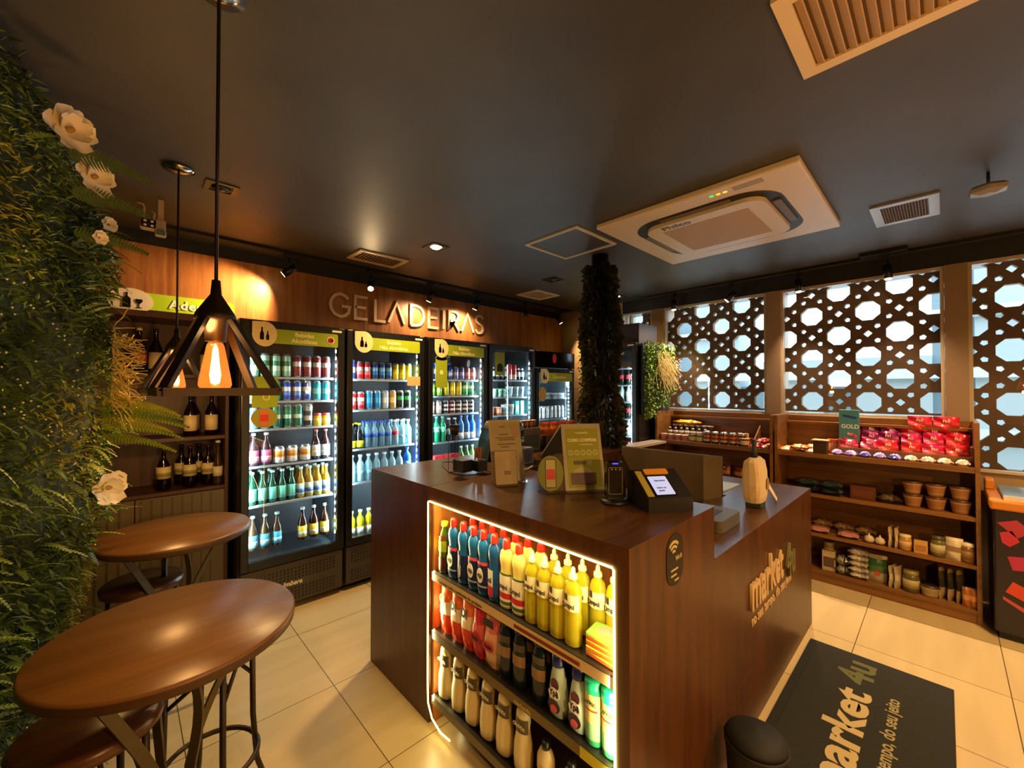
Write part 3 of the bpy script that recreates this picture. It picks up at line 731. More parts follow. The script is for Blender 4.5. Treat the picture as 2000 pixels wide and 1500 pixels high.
# ================================================================== FRIDGES
LINER = mat('fridge_liner', '#4a555c', .5)
def fridge(x, y, w, label, shelves, head=None, zt=2.03, top=1.97, logo=None, rz=0, header_box=False, gl_bot=.40, power=7, led=True):
    t = thing('glass_door_fridge', label, 'fridge', (x, y, 0), rz); 
    if '_o' in t: del t['_o']
    d = .6; s = .03
    b = MB()
    b.box(0, s, 0, d, .03, zt, M['black']).box(w-s, w, 0, d, .03, zt, M['black']).box(s, w-s, 0, d, zt-.03, zt, M['black'])
    b.box(s, w-s, d-.03, d, .03, zt-.03, M['black']).box(s, w-s, .02, d-.03, .03, .345, M['black'])
    for xx in (.05, w-.09):
        for yy in (.06, d-.1): b.box(xx, xx+.04, yy, yy+.04, 0, .03, M['blackp'])
    b.build('cabinet', t, world=False)
    l = MB()
    l.box(s, s+.012, .03, d-.03, .345, zt-.03, LINER).box(w-s-.012, w-s, .03, d-.03, .345, zt-.03, LINER).box(s, w-s, d-.045, d-.03, .345, zt-.03, LINER).box(s, w-s, .03, d-.03, .345, .36, LINER)
    l.build('liner', t, world=False)
    dr = MB(); z0, z1 = .34, zt-.01 if not header_box else 1.80
    fr = .045
    dr.box(.005, fr+.01, -.045, -.003, z0, z1, M['black'], .006).box(w-fr-.01, w-.005, -.045, -.003, z0, z1, M['black'], .006)
    dr.box(fr+.01, w-fr-.01, -.045, -.003, z0, z0+.055, M['black']).box(fr+.01, w-fr-.01, -.045, -.003, z1-.05, z1, M['black'])
    do = dr.build('door', t, world=False)
    MB().box(fr+.01, w-fr-.01, -.030, -.024, z0+.055, z1-.05, M['glassp']).build('pane', do, world=False)
    MB().box(w-.10, w-.03, -.047, -.045, z1-.035, z1-.02, M['white']).build('badge', do, world=False)
    if header_box:
        hb = MB().box(.0, w, -.045, .02, 1.81, zt, M['gloss'], .004).build('header_box', t, world=False)
        MB().prism(oval(.035, .055), .004, M_('#b01a24', .4), (w*.45, -.045, 1.92), (1, 0, 0), (0, 0, 1)).build('red_emblem', hb, world=False)
    g = MB().box(.01, w-.01, -.035, .02, .045, .33, M['steel'], .004)
    for z in list(range(4))+list(range(6, 10)):
        for i in range(int((w-.1)/.024)):
            xx = .05+i*.024; zz = .066+z*.0235
            g.add([(xx, -.0362, zz), (xx+.014, -.0362, zz), (xx+.014, -.0362, zz+.014), (xx, -.0362, zz+.014)], [(0, 1, 2, 3)], M['gloss'])
    go = g.build('front_grille', t, world=False)
    if logo: text(logo, .045, (w*.38, -.037, .17), (1, 0, 0), (0, 0, 1), M['cream'], go, 'maker_lettering', .0006, .0012, shear=.3)
    for z in shelves[:-1] if gl_bot else shelves:
        MB().box(s+.014, w-s-.014, .045, d-.06, z-.010, z, M_('#8fa2ac', .4)).box(s+.014, w-s-.014, .040, .045, z-.013, z+.002, M_('#a9bcc6', .3)).build('shelf', t, world=False)
    if led:
        q = MB(); n = 26
        zl = .45; dz_ = (z1-.13-.45)/n; x0_, x1_ = w-s-.026, w-s-.019; vs_ = []
        for i in range(2*n+1):
            zz = zl+dz_*(i//2)+(dz_*.45 if i % 2 else 0); vs_ += [(x0_, .004, zz), (x1_, .004, zz), (x1_, .012, zz), (x0_, .012, zz)]
        for i in range(2*n):
            q.add([], [], M['led']); base = 4*i
            for k in range(4): q.f.append((base+k, base+(k+1) % 4, base+4+(k+1) % 4, base+4+k)); q.mi.append(q.m(M['led'] if i % 2 == 0 else M['white'])); q.sm.append(False)
        q.v = vs_
        q.build('led_strip', t, world=False)
    if head:
        ic, l1, l2 = head; zh = z1-.155; sg = MB()
        sg.prism(rrect(.15, w-.06, zh+.005, zh+.105, .012), .004, M['greens'], (0, -.050, 0), (1, 0, 0), (0, 0, 1))
        so = sg.build('header_sign', t, world=False)
        dz = MB().prism([(.062, zh+.145)]+[(.135+.075*math.cos(a), zh+.065+.085*math.sin(a)) for a in [rad(100-i*10) for i in range(28)]], .003, M_('#d9c48e', .5), (0, -.055, 0), (1, 0, 0), (0, 0, 1)).build('icon_disc', so, world=False)
        ib = MB()
        for (bx, hh, rr) in (((.118, .085, .012), (.152, .060, .009)) if ic == 'beer' else ((.118, .080, .014), (.150, .045, .010))):
            ib.prism([(bx-rr, 0), (bx+rr, 0), (bx+rr, hh*.5), (bx+rr*.4, hh*.72), (bx+rr*.4, hh), (bx-rr*.4, hh), (bx-rr*.4, hh*.72), (bx-rr, hh*.5)], .002, M['gloss'], (0, -.0575, zh+.025), (1, 0, 0), (0, 0, 1))
        ib.build('bottle_icon', dz, world=False)
        cx = .15+(w-.21)*.5
        if l2:
            text(l1, .042, (cx, -.0545, zh+.062), (1, 0, 0), (0, 0, 1), M_('#e6dc9a', .5), so, 'lettering', .0008, .0012, 'CENTER')
            text(l2, .042, (cx, -.0545, zh+.018), (1, 0, 0), (0, 0, 1), M_('#e6dc9a', .5), so, 'lettering', .0008, .0012, 'CENTER')
        else: text(l1, .05, (cx, -.0545, zh+.04), (1, 0, 0), (0, 0, 1), M_('#e6dc9a', .5), so, 'lettering', .0008, .0008, 'CENTER')
        if ic == 'beer':
            MB().prism(oval(.028, .028), .002, M_('#e6d8b0', .5), (w-.115, -.0542, zh+.055), (1, 0, 0), (0, 0, 1)).prism(oval(.022, .022), .002, M_('#b01c1c', .5), (w-.115, -.0552, zh+.055), (1, 0, 0), (0, 0, 1)).build('age_badge', so, world=False)
            text('-18', .026, (w-.115, -.0573, zh+.046), (1, 0, 0), (0, 0, 1), M['gloss'], so, 'lettering', .0004, .0008, 'CENTER')
    return t
YF = 3.225
FR = [  # x, w, label, shelves, head
 (.562, .685, 'black glass-door fridge with green Bebidas Alcoólicas sign, next to the wine cabinet', (1.64, 1.47, 1.275, 1.02, .75, .362), ('beer', 'Bebidas', 'Alcoólicas'), 'Imbera'),
 (1.254, .70, 'second black fridge from the wine cabinet, Bebidas Não Alcoólicas sign, water bottles inside', (1.635, 1.385, 1.07, .80, .362), ('w', 'Bebidas', 'Não Alcoólicas'), None),
 (1.985, .70, 'third black fridge with Bebidas Não Alcoólicas sign and hanging green tag', (1.647, 1.49, 1.32, 1.055, .80, .362), ('w', 'Bebidas', 'Não Alcoólicas'), None),
 (2.70, .69, 'fourth black fridge in the row, with yogurts and no sign strip across the top', (1.655, 1.47, 1.275, 1.0, .362), None, None),
]
for i, (x, w, lab, sh, hd, lg) in enumerate(FR):
    fridge(x, YF, w, lab, sh, hd, logo=lg)
fridge(3.40, YF, .70, 'last fridge of the row in the corner, dark header box above a green Congelados sign', (1.45, 1.20, .9, .362), ('w', 'Congelados', None), zt=2.0, header_box=True)
fridge(3.85, 2.80, .64, 'black drinks fridge standing against the window wall behind the ivy pillar', (1.78, 1.60, 1.42, 1.24, 1.06, .8, .362), None, rz=-math.pi/2, zt=2.05)
text('o sabor', .05, (3.80, 2.45, 1.92), (0, -1, 0), (0, 0, 1), M['cream'], bpy.data.objects['glass_door_fridge.005'], 'lettering', .001, .001)
for c in bpy.data.objects['glass_door_fridge.005'].children:
    if c.name.startswith('lettering'):
        c.matrix_parent_inverse = Matrix.Rotation(math.pi/2, 4, 'Z') @ Matrix.Translation((-3.85, -2.80, 0))
# cool light inside each fridge: the door-jamb strip plus a lamp at the opposite jamb in the row
for x, w in ((.562, .685), (1.254, .70), (1.985, .70), (2.70, .69), (3.40, .70)):
    lamp('jamb_light', 'AREA', (x+w-.062, YF+.035, 1.12), 15, (.72, .93, 1), (x+.1, YF+.30, 1.12), shape='RECTANGLE', size=.03, size_y=1.35)
    lamp('jamb_light', 'AREA', (x+.062, YF+.035, 1.12), 9, (.72, .93, 1), (x+w-.1, YF+.30, 1.12), shape='RECTANGLE', size=.03, size_y=1.35)
lamp('jamb_light', 'AREA', (3.88, 2.22, 1.25), 7, (.72, .93, 1), (4.2, 2.7, 1.25), shape='RECTANGLE', size=.03, size_y=1.3)
def fill_fridge(x, w, rows_, nm):
    for z, zn, spec, nr in rows_:
        row(spec, x+.065, x+w-.065, YF+.085, z+.001, '%s, %s fridge' % (zn, nm), rows=nr)
fill_fridge(.562, .685, [(1.64, 'top shelf', [('lgcan', 4), ('rdcan', 4)], 1), (1.47, 'second shelf', [('yecan', 1), ('grcan', 2), ('blcan', 3), ('cycan', 2)], 1),
    (1.275, 'third shelf', [('ltcan', 2), ('tgcan', 3), ('skcan', 1), ('jaryl', 2)], 1), (1.02, 'fourth shelf', [('pkbot', 2), ('wcan', 3), ('wtbot', 2)], 1),
    (.75, 'fifth shelf', [('gbbot', 5), ('gobot', 4)], 2)], 'first')
row([('blbot', 3), (None, .10), ('ylbot', 3)], .562+.065, 1.247-.065, YF+.085, .362+.075, 'bottom shelf, first fridge')
MB().box(.61, 1.195, YF+.05, YF+.5, .425, .436, M_('#8fa2ac', .4)).build('shelf', bpy.data.objects['glass_door_fridge'], world=False, top=False)
fill_fridge(1.254, .70, [(1.635, 'top shelf', [('bwcan', 1), ('rccan', 2), ('dbcan', 3), ('ylcan', 3)], 1), (1.385, 'second shelf', [('rccan', 2), ('skbc', 2), ('slcan', 1), ('gdcan', 1), ('mocan', 2)], 1),
    (1.07, 'third shelf', [('bybot', 2), ('wabot', 4), ('rhbot', 1), ('clbot', 2)], 2), (.80, 'fourth shelf', [('clbot', 7), ('bbbot', 1)], 1), (.364, 'bottom shelf', [('ygbot', 8)], 1)], 'second')
fill_fridge(1.985, .70, [(1.647, 'top shelf', [('yecan', 1), ('bwcan', 1), ('bubo2', 2), ('ppcan', 2), ('pkcan', 2)], 1), (1.49, 'second shelf', [('lmcan', 2), ('ylcan', 3), ('grcan', 2)], 1),
    (1.32, 'third shelf', [('bgcan', 2), ('bkcan', 5)], 1), (1.055, 'fourth shelf', [('grbot', 3), ('dkbot', 2), ('bubot', 3)], 1), (.80, 'fifth shelf', [('rwpk', 4), ('gnbot', 3)], 1)], 'third')
fill_fridge(2.70, .69, [(1.655, 'top shelf', [('smbot', 5), ('rtcan', 2), ('smbot', 2)], 1), (1.47, 'second shelf', [('gcup', 4), ('bcup', 3)], 1),
    (1.275, 'third shelf', [('ocup', 2), ('bcup', 2), ('tbox', 2)], 1), (1.0, 'fourth shelf', [('pbox', 2), ('nbox', 1), ('wbox', 1), ('tbox', 2)], 1)], 'fourth')
fill_fridge(3.40, .70, [(1.45, 'top shelf', [('slab', 4)], 1), (1.20, 'second shelf', [('tubew', 8)], 1)], 'fifth')
for j, (z, k) in enumerate(((1.60, 'clbk'), (1.42, 'clwh'), (1.24, 'clbk'), (1.06, 'clwh'), (.80, 'clbk'))):
    n = 7
    for i in range(n):
        put(k, K[k][0], (3.85+.09, 2.72-.078*i, z+.001), '%s %s from the back wall, %s shelf, window-wall fridge' % (ORD[i], K[k][1], ['top', 'second', 'third', 'fourth', 'fifth'][j]), 'bottle', 'bottles in the window-wall fridge')
# stickers and tags on the fridge doors
def placard(name, label, poly, O, X, Y, m, cat='sign', h=.003, parts=(), group=None):
    o = MB().prism(poly, h, m, O, X, Y).build(name)
    tag(o, label, cat, group)
    return o
XA, ZA = (1, 0, 0), (0, 0, 1)
ydoor = YF-.045
p = placard('door_tag', 'olive green square tag on the first fridge door below its sign', rrect(0, .155, 0, .21, .01), (.625, ydoor-.004, 1.43), XA, ZA, M['greens'])
MB().prism(oval(.022, .022), .001, M_('#e0d69a'), (.71, ydoor-.008, 1.50), XA, ZA).build('emblem', p)
MB().prism(oval(.016, .016), .001, M['greens'], (.71, ydoor-.009, 1.50), XA, ZA).build('emblem_centre', p)
p = placard('round_sticker', 'round olive sticker with red square on the first fridge door', oval(.080, .068), (.700, ydoor-.004, 1.36), XA, ZA, M_('#8f8a14', .45))
MB().prism(rrect(-.028, .028, -.055, .055, .006), .001, M_('#c06a2a', .5), (.70, ydoor-.008, 1.36), XA, ZA).prism(rrect(-.024, .024, -.022, .022, .003), .001, M_('#c22a1a', .5), (.70, ydoor-.009, 1.36), XA, ZA).build('red_square', p)
placard('door_tag', 'cream card stuck on the second fridge door beside the energy cans', rrect(0, .125, 0, .08, .004), (1.775, ydoor-.004, 1.585), XA, ZA, M_('#cfae78', .5))
p = placard('door_tag', 'tall olive tag with black top on the third fridge door', rrect(0, .125, 0, .285, .01), (2.06, ydoor-.004, 1.57), XA, ZA, M['greens'])
MB().prism(oval(.06, .018), .002, M['gloss'], (2.122, ydoor-.008, 1.84), XA, ZA).build('black_top', p)
MB().prism(oval(.018, .022), .001, M_('#e0d69a'), (2.122, ydoor-.008, 1.71), XA, ZA).build('emblem', p)
p = placard('door_tag', 'olive tag with black arch picture on the fourth fridge door', rrect(0, .135, 0, .24, .004), (2.775, ydoor-.004, 1.70), XA, ZA, M['greens'])
MB().prism([(-.04, 0), (.04, 0)]+[(.04*math.cos(rad(a)), .045+.04*math.sin(rad(a))) for a in range(0, 181, 20)], .001, M['gloss'], (2.842, ydoor-.008, 1.74), XA, ZA).build('arch_picture', p)
p = placard('round_sticker', 'oval olive and orange sticker on the frozen food fridge door', oval(.065, .085), (3.50, ydoor-.004, 1.50), XA, ZA, M_('#8f9a3a', .45))
MB().prism(oval(.040, .055), .001, M_('#c87a3a', .5), (3.50, ydoor-.008, 1.50), XA, ZA).build('orange_centre', p)
# ================================================================== WINE CABINET
wc = thing('wine_cabinet', 'dark wooden open wine cabinet under the green Adega sign, beside the first fridge', 'cabinet', (.06, 3.60, 0))
wb = MB(); x0, x1, y0, y1 = -.40, .535, 3.40, 3.76
wb.box(x0, x0+.02, y0, y1, 0, 2.04, M['dark']).box(x1-.02, x1, y0, y1, 0, 2.04, M['dark']).box(x0+.02, x1-.02, y1-.02, y1, 0, 2.04, M['dark']).box(x0+.02, x1-.02, y0, y1-.02, 2.005, 2.04, M['dark'])
wb.build('carcass', wc)
for z in (.90, 1.24, 1.65): MB().box(x0+.02, x1-.02, y0+.01, y1-.02, z-.022, z, M['dark']).build('shelf', wc)
for a, b in ((x0+.022, .06), (.065, x1-.022)):
    d_ = MB().box(a, b, y0, y0+.018, .06, .874, M_('#5b4d33', .35)); n = int((b-a)/.05)
    for i in range(n): d_.box(a+.02+i*.05, a+.028+i*.05, y0-.003, y0, .07, .865, M_('#43381f', .4))
    d_.build('door', wc)
WB = bottle('wine_bottle', '#120806', '#2a1410', '#d9c59a', .29, .037, .44, (.12, .48), rough=.08)
WB2 = bottle('wine_bottle', '#120806', '#2a1410', '#cfbf8a', .27, .038, .44, (.28, .56), rough=.08, lab2='#8f8a5a')
WB3 = bottle('wine_bottle', '#180a08', '#c9b890', '#b8552a', .29, .037, .40, (.25, .5), rough=.08)
for k, fn, x, z, lab in (('wbo', WB3, .075, 1.65, 'dark wine bottle with orange label on the top wine shelf'), ('wbc', WB, .155, 1.65, 'dark wine bottle with big cream label on the top wine shelf'), ('wbc', WB, .42, 1.65, 'cream-label wine bottle on the top wine shelf behind the pendant lamp'),
        ('wbc', WB, .335, 1.24, 'cream-label wine bottle on the middle wine shelf, the one farther from the fridge'), ('wbc', WB, .45, 1.24, 'cream-label wine bottle on the middle wine shelf, nearest the fridge'),
        ('wbg', WB2, .20, .90, 'wine bottle with olive and cream label standing alone on the lower wine shelf'), ('wbg', WB2, .335, .90, 'wine bottle with olive label in the middle of the lower wine shelf'), ('wbg', WB2, .435, .90, 'wine bottle with olive label on the lower wine shelf, nearest the fridge')):
    put(k, fn, (x, 3.50, z), lab, 'bottle', 'wine bottles in the cabinet', -.1)
put('wbc', WB, (.36, 3.62, 1.24), 'wine bottle in the back row of the middle wine shelf', 'bottle', 'wine bottles in the cabinet')
put('wbg', WB2, (.30, 3.62, .90), 'wine bottle in the back row of the lower wine shelf, farther from the fridge', 'bottle', 'wine bottles in the cabinet')
put('wbg', WB2, (.395, 3.62, .90), 'wine bottle in the back row of the lower wine shelf, nearer the fridge', 'bottle', 'wine bottles in the cabinet')
put('wbs', bottle('wine_bottle', '#3a2a1a', '#d0c8b0', '#d9cfae', .30, .028, .5, (.2, .42), rough=.1), (.483, 3.455, .90), 'slim pale wine bottle at the fridge end of the lower wine shelf', 'bottle')
# ================================================================== WALL SIGNS
sy_ = 3.77
sg = MB().prism(rrect(.06, .62, 2.10, 2.215, .03), .008, M['lime'], (0, sy_-.001, 0), XA, ZA).build('wall_sign')
tag(sg, 'bright lime Adega sign with bottle and glass picture on the wood cladding', 'sign')
MB().prism(oval(.115, .085, 30, .035, 2.150), .010, M_('#e8dcc0', .5), (0, sy_-.002, 0), XA, ZA).build('cream_disc', sg)
ib = MB().prism([(.005, 2.105), (.045, 2.105), (.045, 2.165), (.030, 2.180), (.030, 2.205), (.020, 2.205), (.020, 2.180), (.005, 2.165)], .002, M['gloss'], (-.01, sy_-.0125, 0), XA, ZA)
ib.build('bottle_icon', sg)
MB().prism([(.062, 2.105), (.092, 2.105), (.092, 2.108), (.079, 2.110), (.079, 2.130), (.095, 2.150), (.093, 2.165), (.061, 2.165), (.059, 2.150), (.075, 2.130), (.075, 2.110), (.062, 2.108)], .002, M['gloss'], (0, sy_-.0125, 0), XA, ZA).build('glass_icon', sg)
text('Adega', .085, (.235, sy_-.010, 2.125), XA, ZA, M_('#f2f0e0', .5), sg, 'lettering', .001, .0025, space=1.1)
MB().prism(oval(.032, .032, 20, .495, 2.155), .002, M_('#f0ead6', .5), (0, sy_-.0095, 0), XA, ZA).build('age_badge', sg)
text('18', .04, (.495, sy_-.0125, 2.142), XA, ZA, M['gloss'], sg, 'lettering', .0005, .001, 'CENTER')
# GELADEIRAS letters: stroke-built, no crossbar in the A
LT = {'G': (.84, [[(.74, .80), (.62, .93), (.42, 1), (.2, .92), (.05, .72), (0, .5), (.05, .28), (.2, .08), (.42, 0), (.62, .06), (.76, .2), (.80, .46), (.46, .46)]]),
      'E': (.55, [[(.55, 1), (0, 1), (0, 0), (.55, 0)], [(0, .52), (.48, .52)]]), 'L': (.5, [[(0, 1), (0, 0), (.5, 0)]]),
      'A': (.8, [[(0, 0), (.4, 1), (.8, 0)]]), 'D': (.7, [[(0, 0), (0, 1), (.28, 1), (.52, .92), (.66, .74), (.70, .5), (.66, .26), (.52, .08), (.28, 0), (0, 0)]]),
      'I': (.0, [[(0, 0), (0, 1)]]), 'R': (.6, [[(0, 0), (0, 1), (.34, 1), (.50, .94), (.57, .78), (.52, .60), (.36, .50), (0, .50)], [(.26, .5), (.60, 0)]]),
      'S': (.5, [[(.50, .84), (.40, .96), (.24, 1), (.08, .94), (.02, .78), (.08, .62), (.26, .52), (.44, .42), (.52, .24), (.44, .07), (.26, 0), (.1, .03), (0, .17)]])}
def ribbon(mb, pts, wd, O, X, Y, h, mt):
    n = len(pts); L_, R_ = [], []
    for i, p in enumerate(pts):
        p = Vector(p)
        d0 = (p-Vector(pts[i-1])).normalized() if i else None; d1 = (Vector(pts[i+1])-p).normalized() if i < n-1 else None
        d = ((d0 or d1)+(d1 or d0)).normalized(); nn = Vector((-d.y, d.x)); k = 1
        if d0 and d1: k = 1/max(.55, math.cos(d0.angle(d1)/2))
        L_.append(p+nn*wd/2*k); R_.append(p-nn*wd/2*k)
    mb.prism([tuple(q) for q in R_]+[tuple(q) for q in reversed(L_)], h, mt, O, X, Y)
hh = .205; xx = 1.335; LC = M_('#e8cba4', .45)
ls = thing('wall_letters', 'raised cream GELADEIRAS lettering on the wood cladding above the fridges', 'sign', (2.3, sy_, 2.20))
for ch, adv in zip('GELADEIRAS', (.225, .195, .14, .245, .215, .185, .075, .165, .205, .0)):
    w_, strokes = LT[ch]; lb = MB(); cw = {'G': .19, 'A': .185, 'D': .185}.get(ch, .20)
    for st in strokes: ribbon(lb, [(a*.215, b*hh) for a, b in st], .026, (xx, sy_-.001, 2.215 + .0), XA, ZA, .016, LC)
    lb.build('letter', ls)
    xx += adv
# ================================================================== COUNTER
CO = thing('service_counter', 'large dark wooden service counter with a lit shelf bay of cleaning products in its side', 'counter', (1.36, 1.45, 0))
X0, Y0, Y1, H = 1.047, .62, 2.28, 1.096
cp = lambda nm, mb: mb.build(nm, CO)
cp('side_panel', MB().box(X0, X0+.02, 1.668, Y1, .0, H-.002, M['cwood']).box(X0, X0+.02, Y0, .668, 0, H-.002, M['cwood']).box(X0, X0+.02, .668, 1.668, 1.03, H-.002, M['cwood']))
cp('end_panel', MB().box(X0+.02, 1.672, Y0, Y0+.02, 0, H-.002, M['cwood']))
cp('worktop', MB().box(X0+.0, 1.68, Y0, 1.664, H-.002, H+.001, M['cwoodx']).box(X0+.02, 1.68, Y0+.02, 1.664, H-.022, H-.002, M['cwoodx']))
cp('worktop', MB().box(X0+.0, 2.85, 1.668, Y1, H-.002, H+.001, M['cwoodx']).box(X0+.02, 2.70, 1.668, Y1-.02, H-.022, H-.002, M['cwoodx']))
cp('back_panel', MB().box(X0+.02, 2.85, Y1-.02, Y1, 0, H-.002, M['cwood']))
cp('inner_panel', MB().box(1.66, 1.68, Y0+.02, 1.668, 0, H-.022, M['cwood']).box(1.68, 2.85, 1.668, 1.688, 0, H-.022, M['cwood']))
bayw = wood('bay_lining_wood', '#7a4316', '#a5662a', 'Z', .45)
cp('bay_lining', MB().box(1.38, 1.40, .668, 1.668, .02, 1.05, bayw).box(X0+.02, 1.38, 1.655, 1.668, .0, 1.05, bayw).box(X0+.02, 1.38, .668, .681, .0, 1.05, bayw).box(X0+.02, 1.38, .681, 1.655, 1.03, 1.05, bayw))
LOWT = mat('low_worktop', '#4f3d30', .3)
cp('low_front_panel', MB().box(1.672, 3.34, Y0, Y0+.02, 0, .889, M['cwood']))
cp('low_worktop', MB().box(1.68, 3.34, Y0, .94, .889, .893, M['cwoodx']).box(1.68, 3.34, Y0+.02, .94, .87, .889, M['cwood']))
cp('low_wing', MB().box(2.74, 3.34, .94, 1.6, .87, .893, M['cwoodx']).box(3.32, 3.34, Y0+.02, 1.6, 0, .87, M['cwood']).box(2.74, 2.76, .94, 1.6, 0, .87, M['cwood']))
shm = M_('#1c1712', .18)
for z, rc in ((.70, '#d8bf8e'), (.43, '#6a5a2c'), (.13, '#5a4a28')):
    sh = MB().box(X0+.022, 1.38, .681, 1.655, z-.012, z, shm).build('bay_shelf', CO)
    MB().box(X0+.008, X0+.022, .681, 1.655, z-.034, z+.003, M_(rc, .45)).build('price_rail', sh)
    MB().box(X0+.006, X0+.022, .681, 1.655, z+.003, z+.006, M_('#1a1410', .4)).build('rail_lip', sh)
rl = [o for o in CO.children if o.name.startswith('bay_shelf')]
text('Consulte todo o ambiente do produto', .020, (X0+.0075, 1.60, .672), (0, -1, 0), ZA, M_('#3a2418'), rl[0], 'lettering', .0003, .0002)
MB().box(X0+.0065, X0+.008, .80, 1.10, .676, .688, M_('#7a2a1a')).build('red_rail_mark', rl[0])
MB().box(X0+.0065, X0+.008, .672+.012, .80, .396, .432, M_('#c8c020')).build('yellow_price_tag', rl[1])
text('market4u', .022, (X0+.0075, 1.1, .402), (0, -1, 0), ZA, M_('#c8b46a'), rl[1], 'lettering', .0003, .0003)
ledp = [(X0-.004, 1.489, .030), (X0-.004, 1.56, .022), (X0-.004, 1.63, .045), (X0-.004, 1.664, .10), (X0-.004, 1.668, .2), (X0-.004, 1.668, 1.026), (X0-.004, 1.662, 1.03), (X0-.004, .674, 1.03), (X0-.004, .668, 1.024), (X0-.004, .664, .2), (X0-.004, .664, .05)]
MB().tube(ledp, (.0036, .0036), M['ledw'], 4, flat=(1, 0, 0)).build('led_strip', CO)
LW = (1, .80, .36)
lamp('strip_glow', 'AREA', (X0+.012, 1.17, 1.022), 3.2, LW, (1.2, 1.17, .3), shape='RECTANGLE', size=.95, size_y=.02)
lamp('strip_glow', 'AREA', (X0+.012, 1.648, .56), 3.6, LW, (1.25, 1.1, .56), shape='RECTANGLE', size=.02, size_y=.9)
lamp('strip_glow', 'AREA', (X0+.012, .688, .60), 2.8, LW, (1.25, 1.2, .6), shape='RECTANGLE', size=.02, size_y=.85)
lamp('strip_glow', 'AREA', (X0-.02, 1.60, .5), 1.6, LW, (.2, 1.7, .2), shape='RECTANGLE', size=.02, size_y=.9)
# emblems on the counter's end
wf = MB().prism(rrect(1.272, 1.392, .905, 1.075, .055, 8), .002, M_('#1e1608', .5), (0, Y0-.0005, 0), XA, ZA).build('wifi_sticker')
tag(wf, 'dark oval Wi-Fi sticker on the end of the tall counter', 'sticker')
for r_, w_ in ((.044, .010), (.029, .009), (.014, .008)):
    a = MB(); ribbon(a, [(1.322+r_*math.cos(rad(g)), 1.005+r_*math.sin(rad(g))) for g in range(45, 136, 10)], w_, (0, Y0-.0025, 0), XA, ZA, .0006, M_('#b8a878', .5)); a.build('signal_arc', wf)
text('Wi-Fi', .021, (1.332, Y0-.003, .985), XA, ZA, M_('#b8a878', .5), wf, 'lettering', .0003, .0005)
for i, (a, b) in enumerate(((1.30, 1.35), (1.30, 1.34), (1.325, 1.355))):
    MB().box(a, b, Y0-.0035, Y0-.0025, .955-.018*i, .961-.018*i, M_('#b8a878', .5)).build('text_line', wf)
TC = M_('#c8a878', .5); TG = M_('#6f6a3a', .5)
mk = thing('counter_lettering', 'raised cream market4u lettering on the low end panel of the counter', 'sign', (2.5, Y0, .45))
text('market', .255, (2.07, Y0-.002, .545), XA, ZA, TC, mk, 'lettering', .006, .004, sq=.72)
text('4u', .255, (2.68, Y0-.002, .505), XA, ZA, TG, mk, 'lettering', .006, .003, sq=.72)
text('no seu tempo, do seu jeito', .070, (2.10, Y0-.001, .462), XA, ZA, TC, mk, 'slogan', .002, .0008, sq=.92)
for i in range(5):
    ax = 1.86+.10*i; pts = [(ax, .25-.035*i), (ax+.40-.03*i, .27-.035*i)]
MB().add([(1.84, Y0-.0008, .262), (2.33, Y0-.0008, .287), (2.33, Y0-.0008, .291), (1.84, Y0-.0008, .266)], [(0, 1, 2, 3)], M_('#6a4020')).build('thin_line', mk)
for i in range(1, 4):
    MB().add([(1.86+.05*i, Y0-.0008, .262-.04*i), (2.36-.04*i, Y0-.0008, .285-.04*i), (2.36-.04*i, Y0-.0008, .289-.04*i), (1.86+.05*i, Y0-.0008, .266-.04*i)], [(0, 1, 2, 3)], M_('#6a4020')).build('thin_line', mk)
# ------------------------------------------------ cleaning products in the bay
def shaped(name, prof, body, capc, capp, sx=1, sy=.62, alpha=1, rough=.25, parts=()):
    def f():
        g = M_(body, rough) if alpha == 1 else mat('clear_'+body.strip('#'), body, rough, alpha=alpha, tint=body)
        o = lathe_obj(prof, [g]*(len(prof)-1), 20, sx, sy, name=name)
        lathe_obj(capp, [M_(capc, .35)]*(len(capp)-1), 14, name='cap', parent=o)
        for p in parts: p(o)
        return o
    return f
def wrap(z0, z1, rad_, col, sx=1, sy=.62, a0=-75, a1=75, nm='label'):    # label curved round the front (-y) face
    def f(o):
        n = 10; vs = []
        for i in range(n+1):
            a = rad(-90+a0+(a1-a0)*i/n)
            for z in (z0, z1): vs.append((rad_*sx*math.cos(a), rad_*sy*math.sin(a)-.0006, z))
        MB().add(vs, [(2*i, 2*i+2, 2*i+3, 2*i+1) for i in range(n)], M_(col, .45), True).build(nm, o, world=False)
    return f
def disc(z, r0, r1, yy, col, nm='label_disc'):
    return lambda o: MB().prism(oval(r0, r1, 20, 0, z), .001, M_(col, .5), (0, yy, 0), XA, ZA).build(nm, o, world=False)
def word(s, size, z, yy, col, bold=.0006, sq=.9, x=0, vert=False):
    return lambda o: text(s, size, (x, yy, z), XA if not vert else (0, 0, 1), ZA if not vert else (-1, 0, 0), M_(col, .5), o, 'lettering', .0003, bold, 'CENTER' if not vert else 'LEFT', sq=sq)
VP = [(.024, 0), (.033, .004), (.034, .03), (.033, .10), (.029, .135), (.028, .15), (.033, .175), (.034, .195), (.028, .215), (.014, .228), (.013, .232)]
VC = [(.016, .228), (.0165, .232), (.015, .255), (.012, .266), (0, .268)]
veja = shaped('cleaner_bottle', VP, '#1c5f96', '#e0281a', VC, parts=(wrap(.02, .125, .0342, '#131f4e'), wrap(.112, .138, .0335, '#d84a5a'), disc(.082, .020, .030, -.0222, '#efe6d0'), word('VEJA', .021, .074, -.0236, '#17204e', .0008, .75), wrap(.035, .042, .0346, '#9fb0bf', nm='silver_swoosh')))
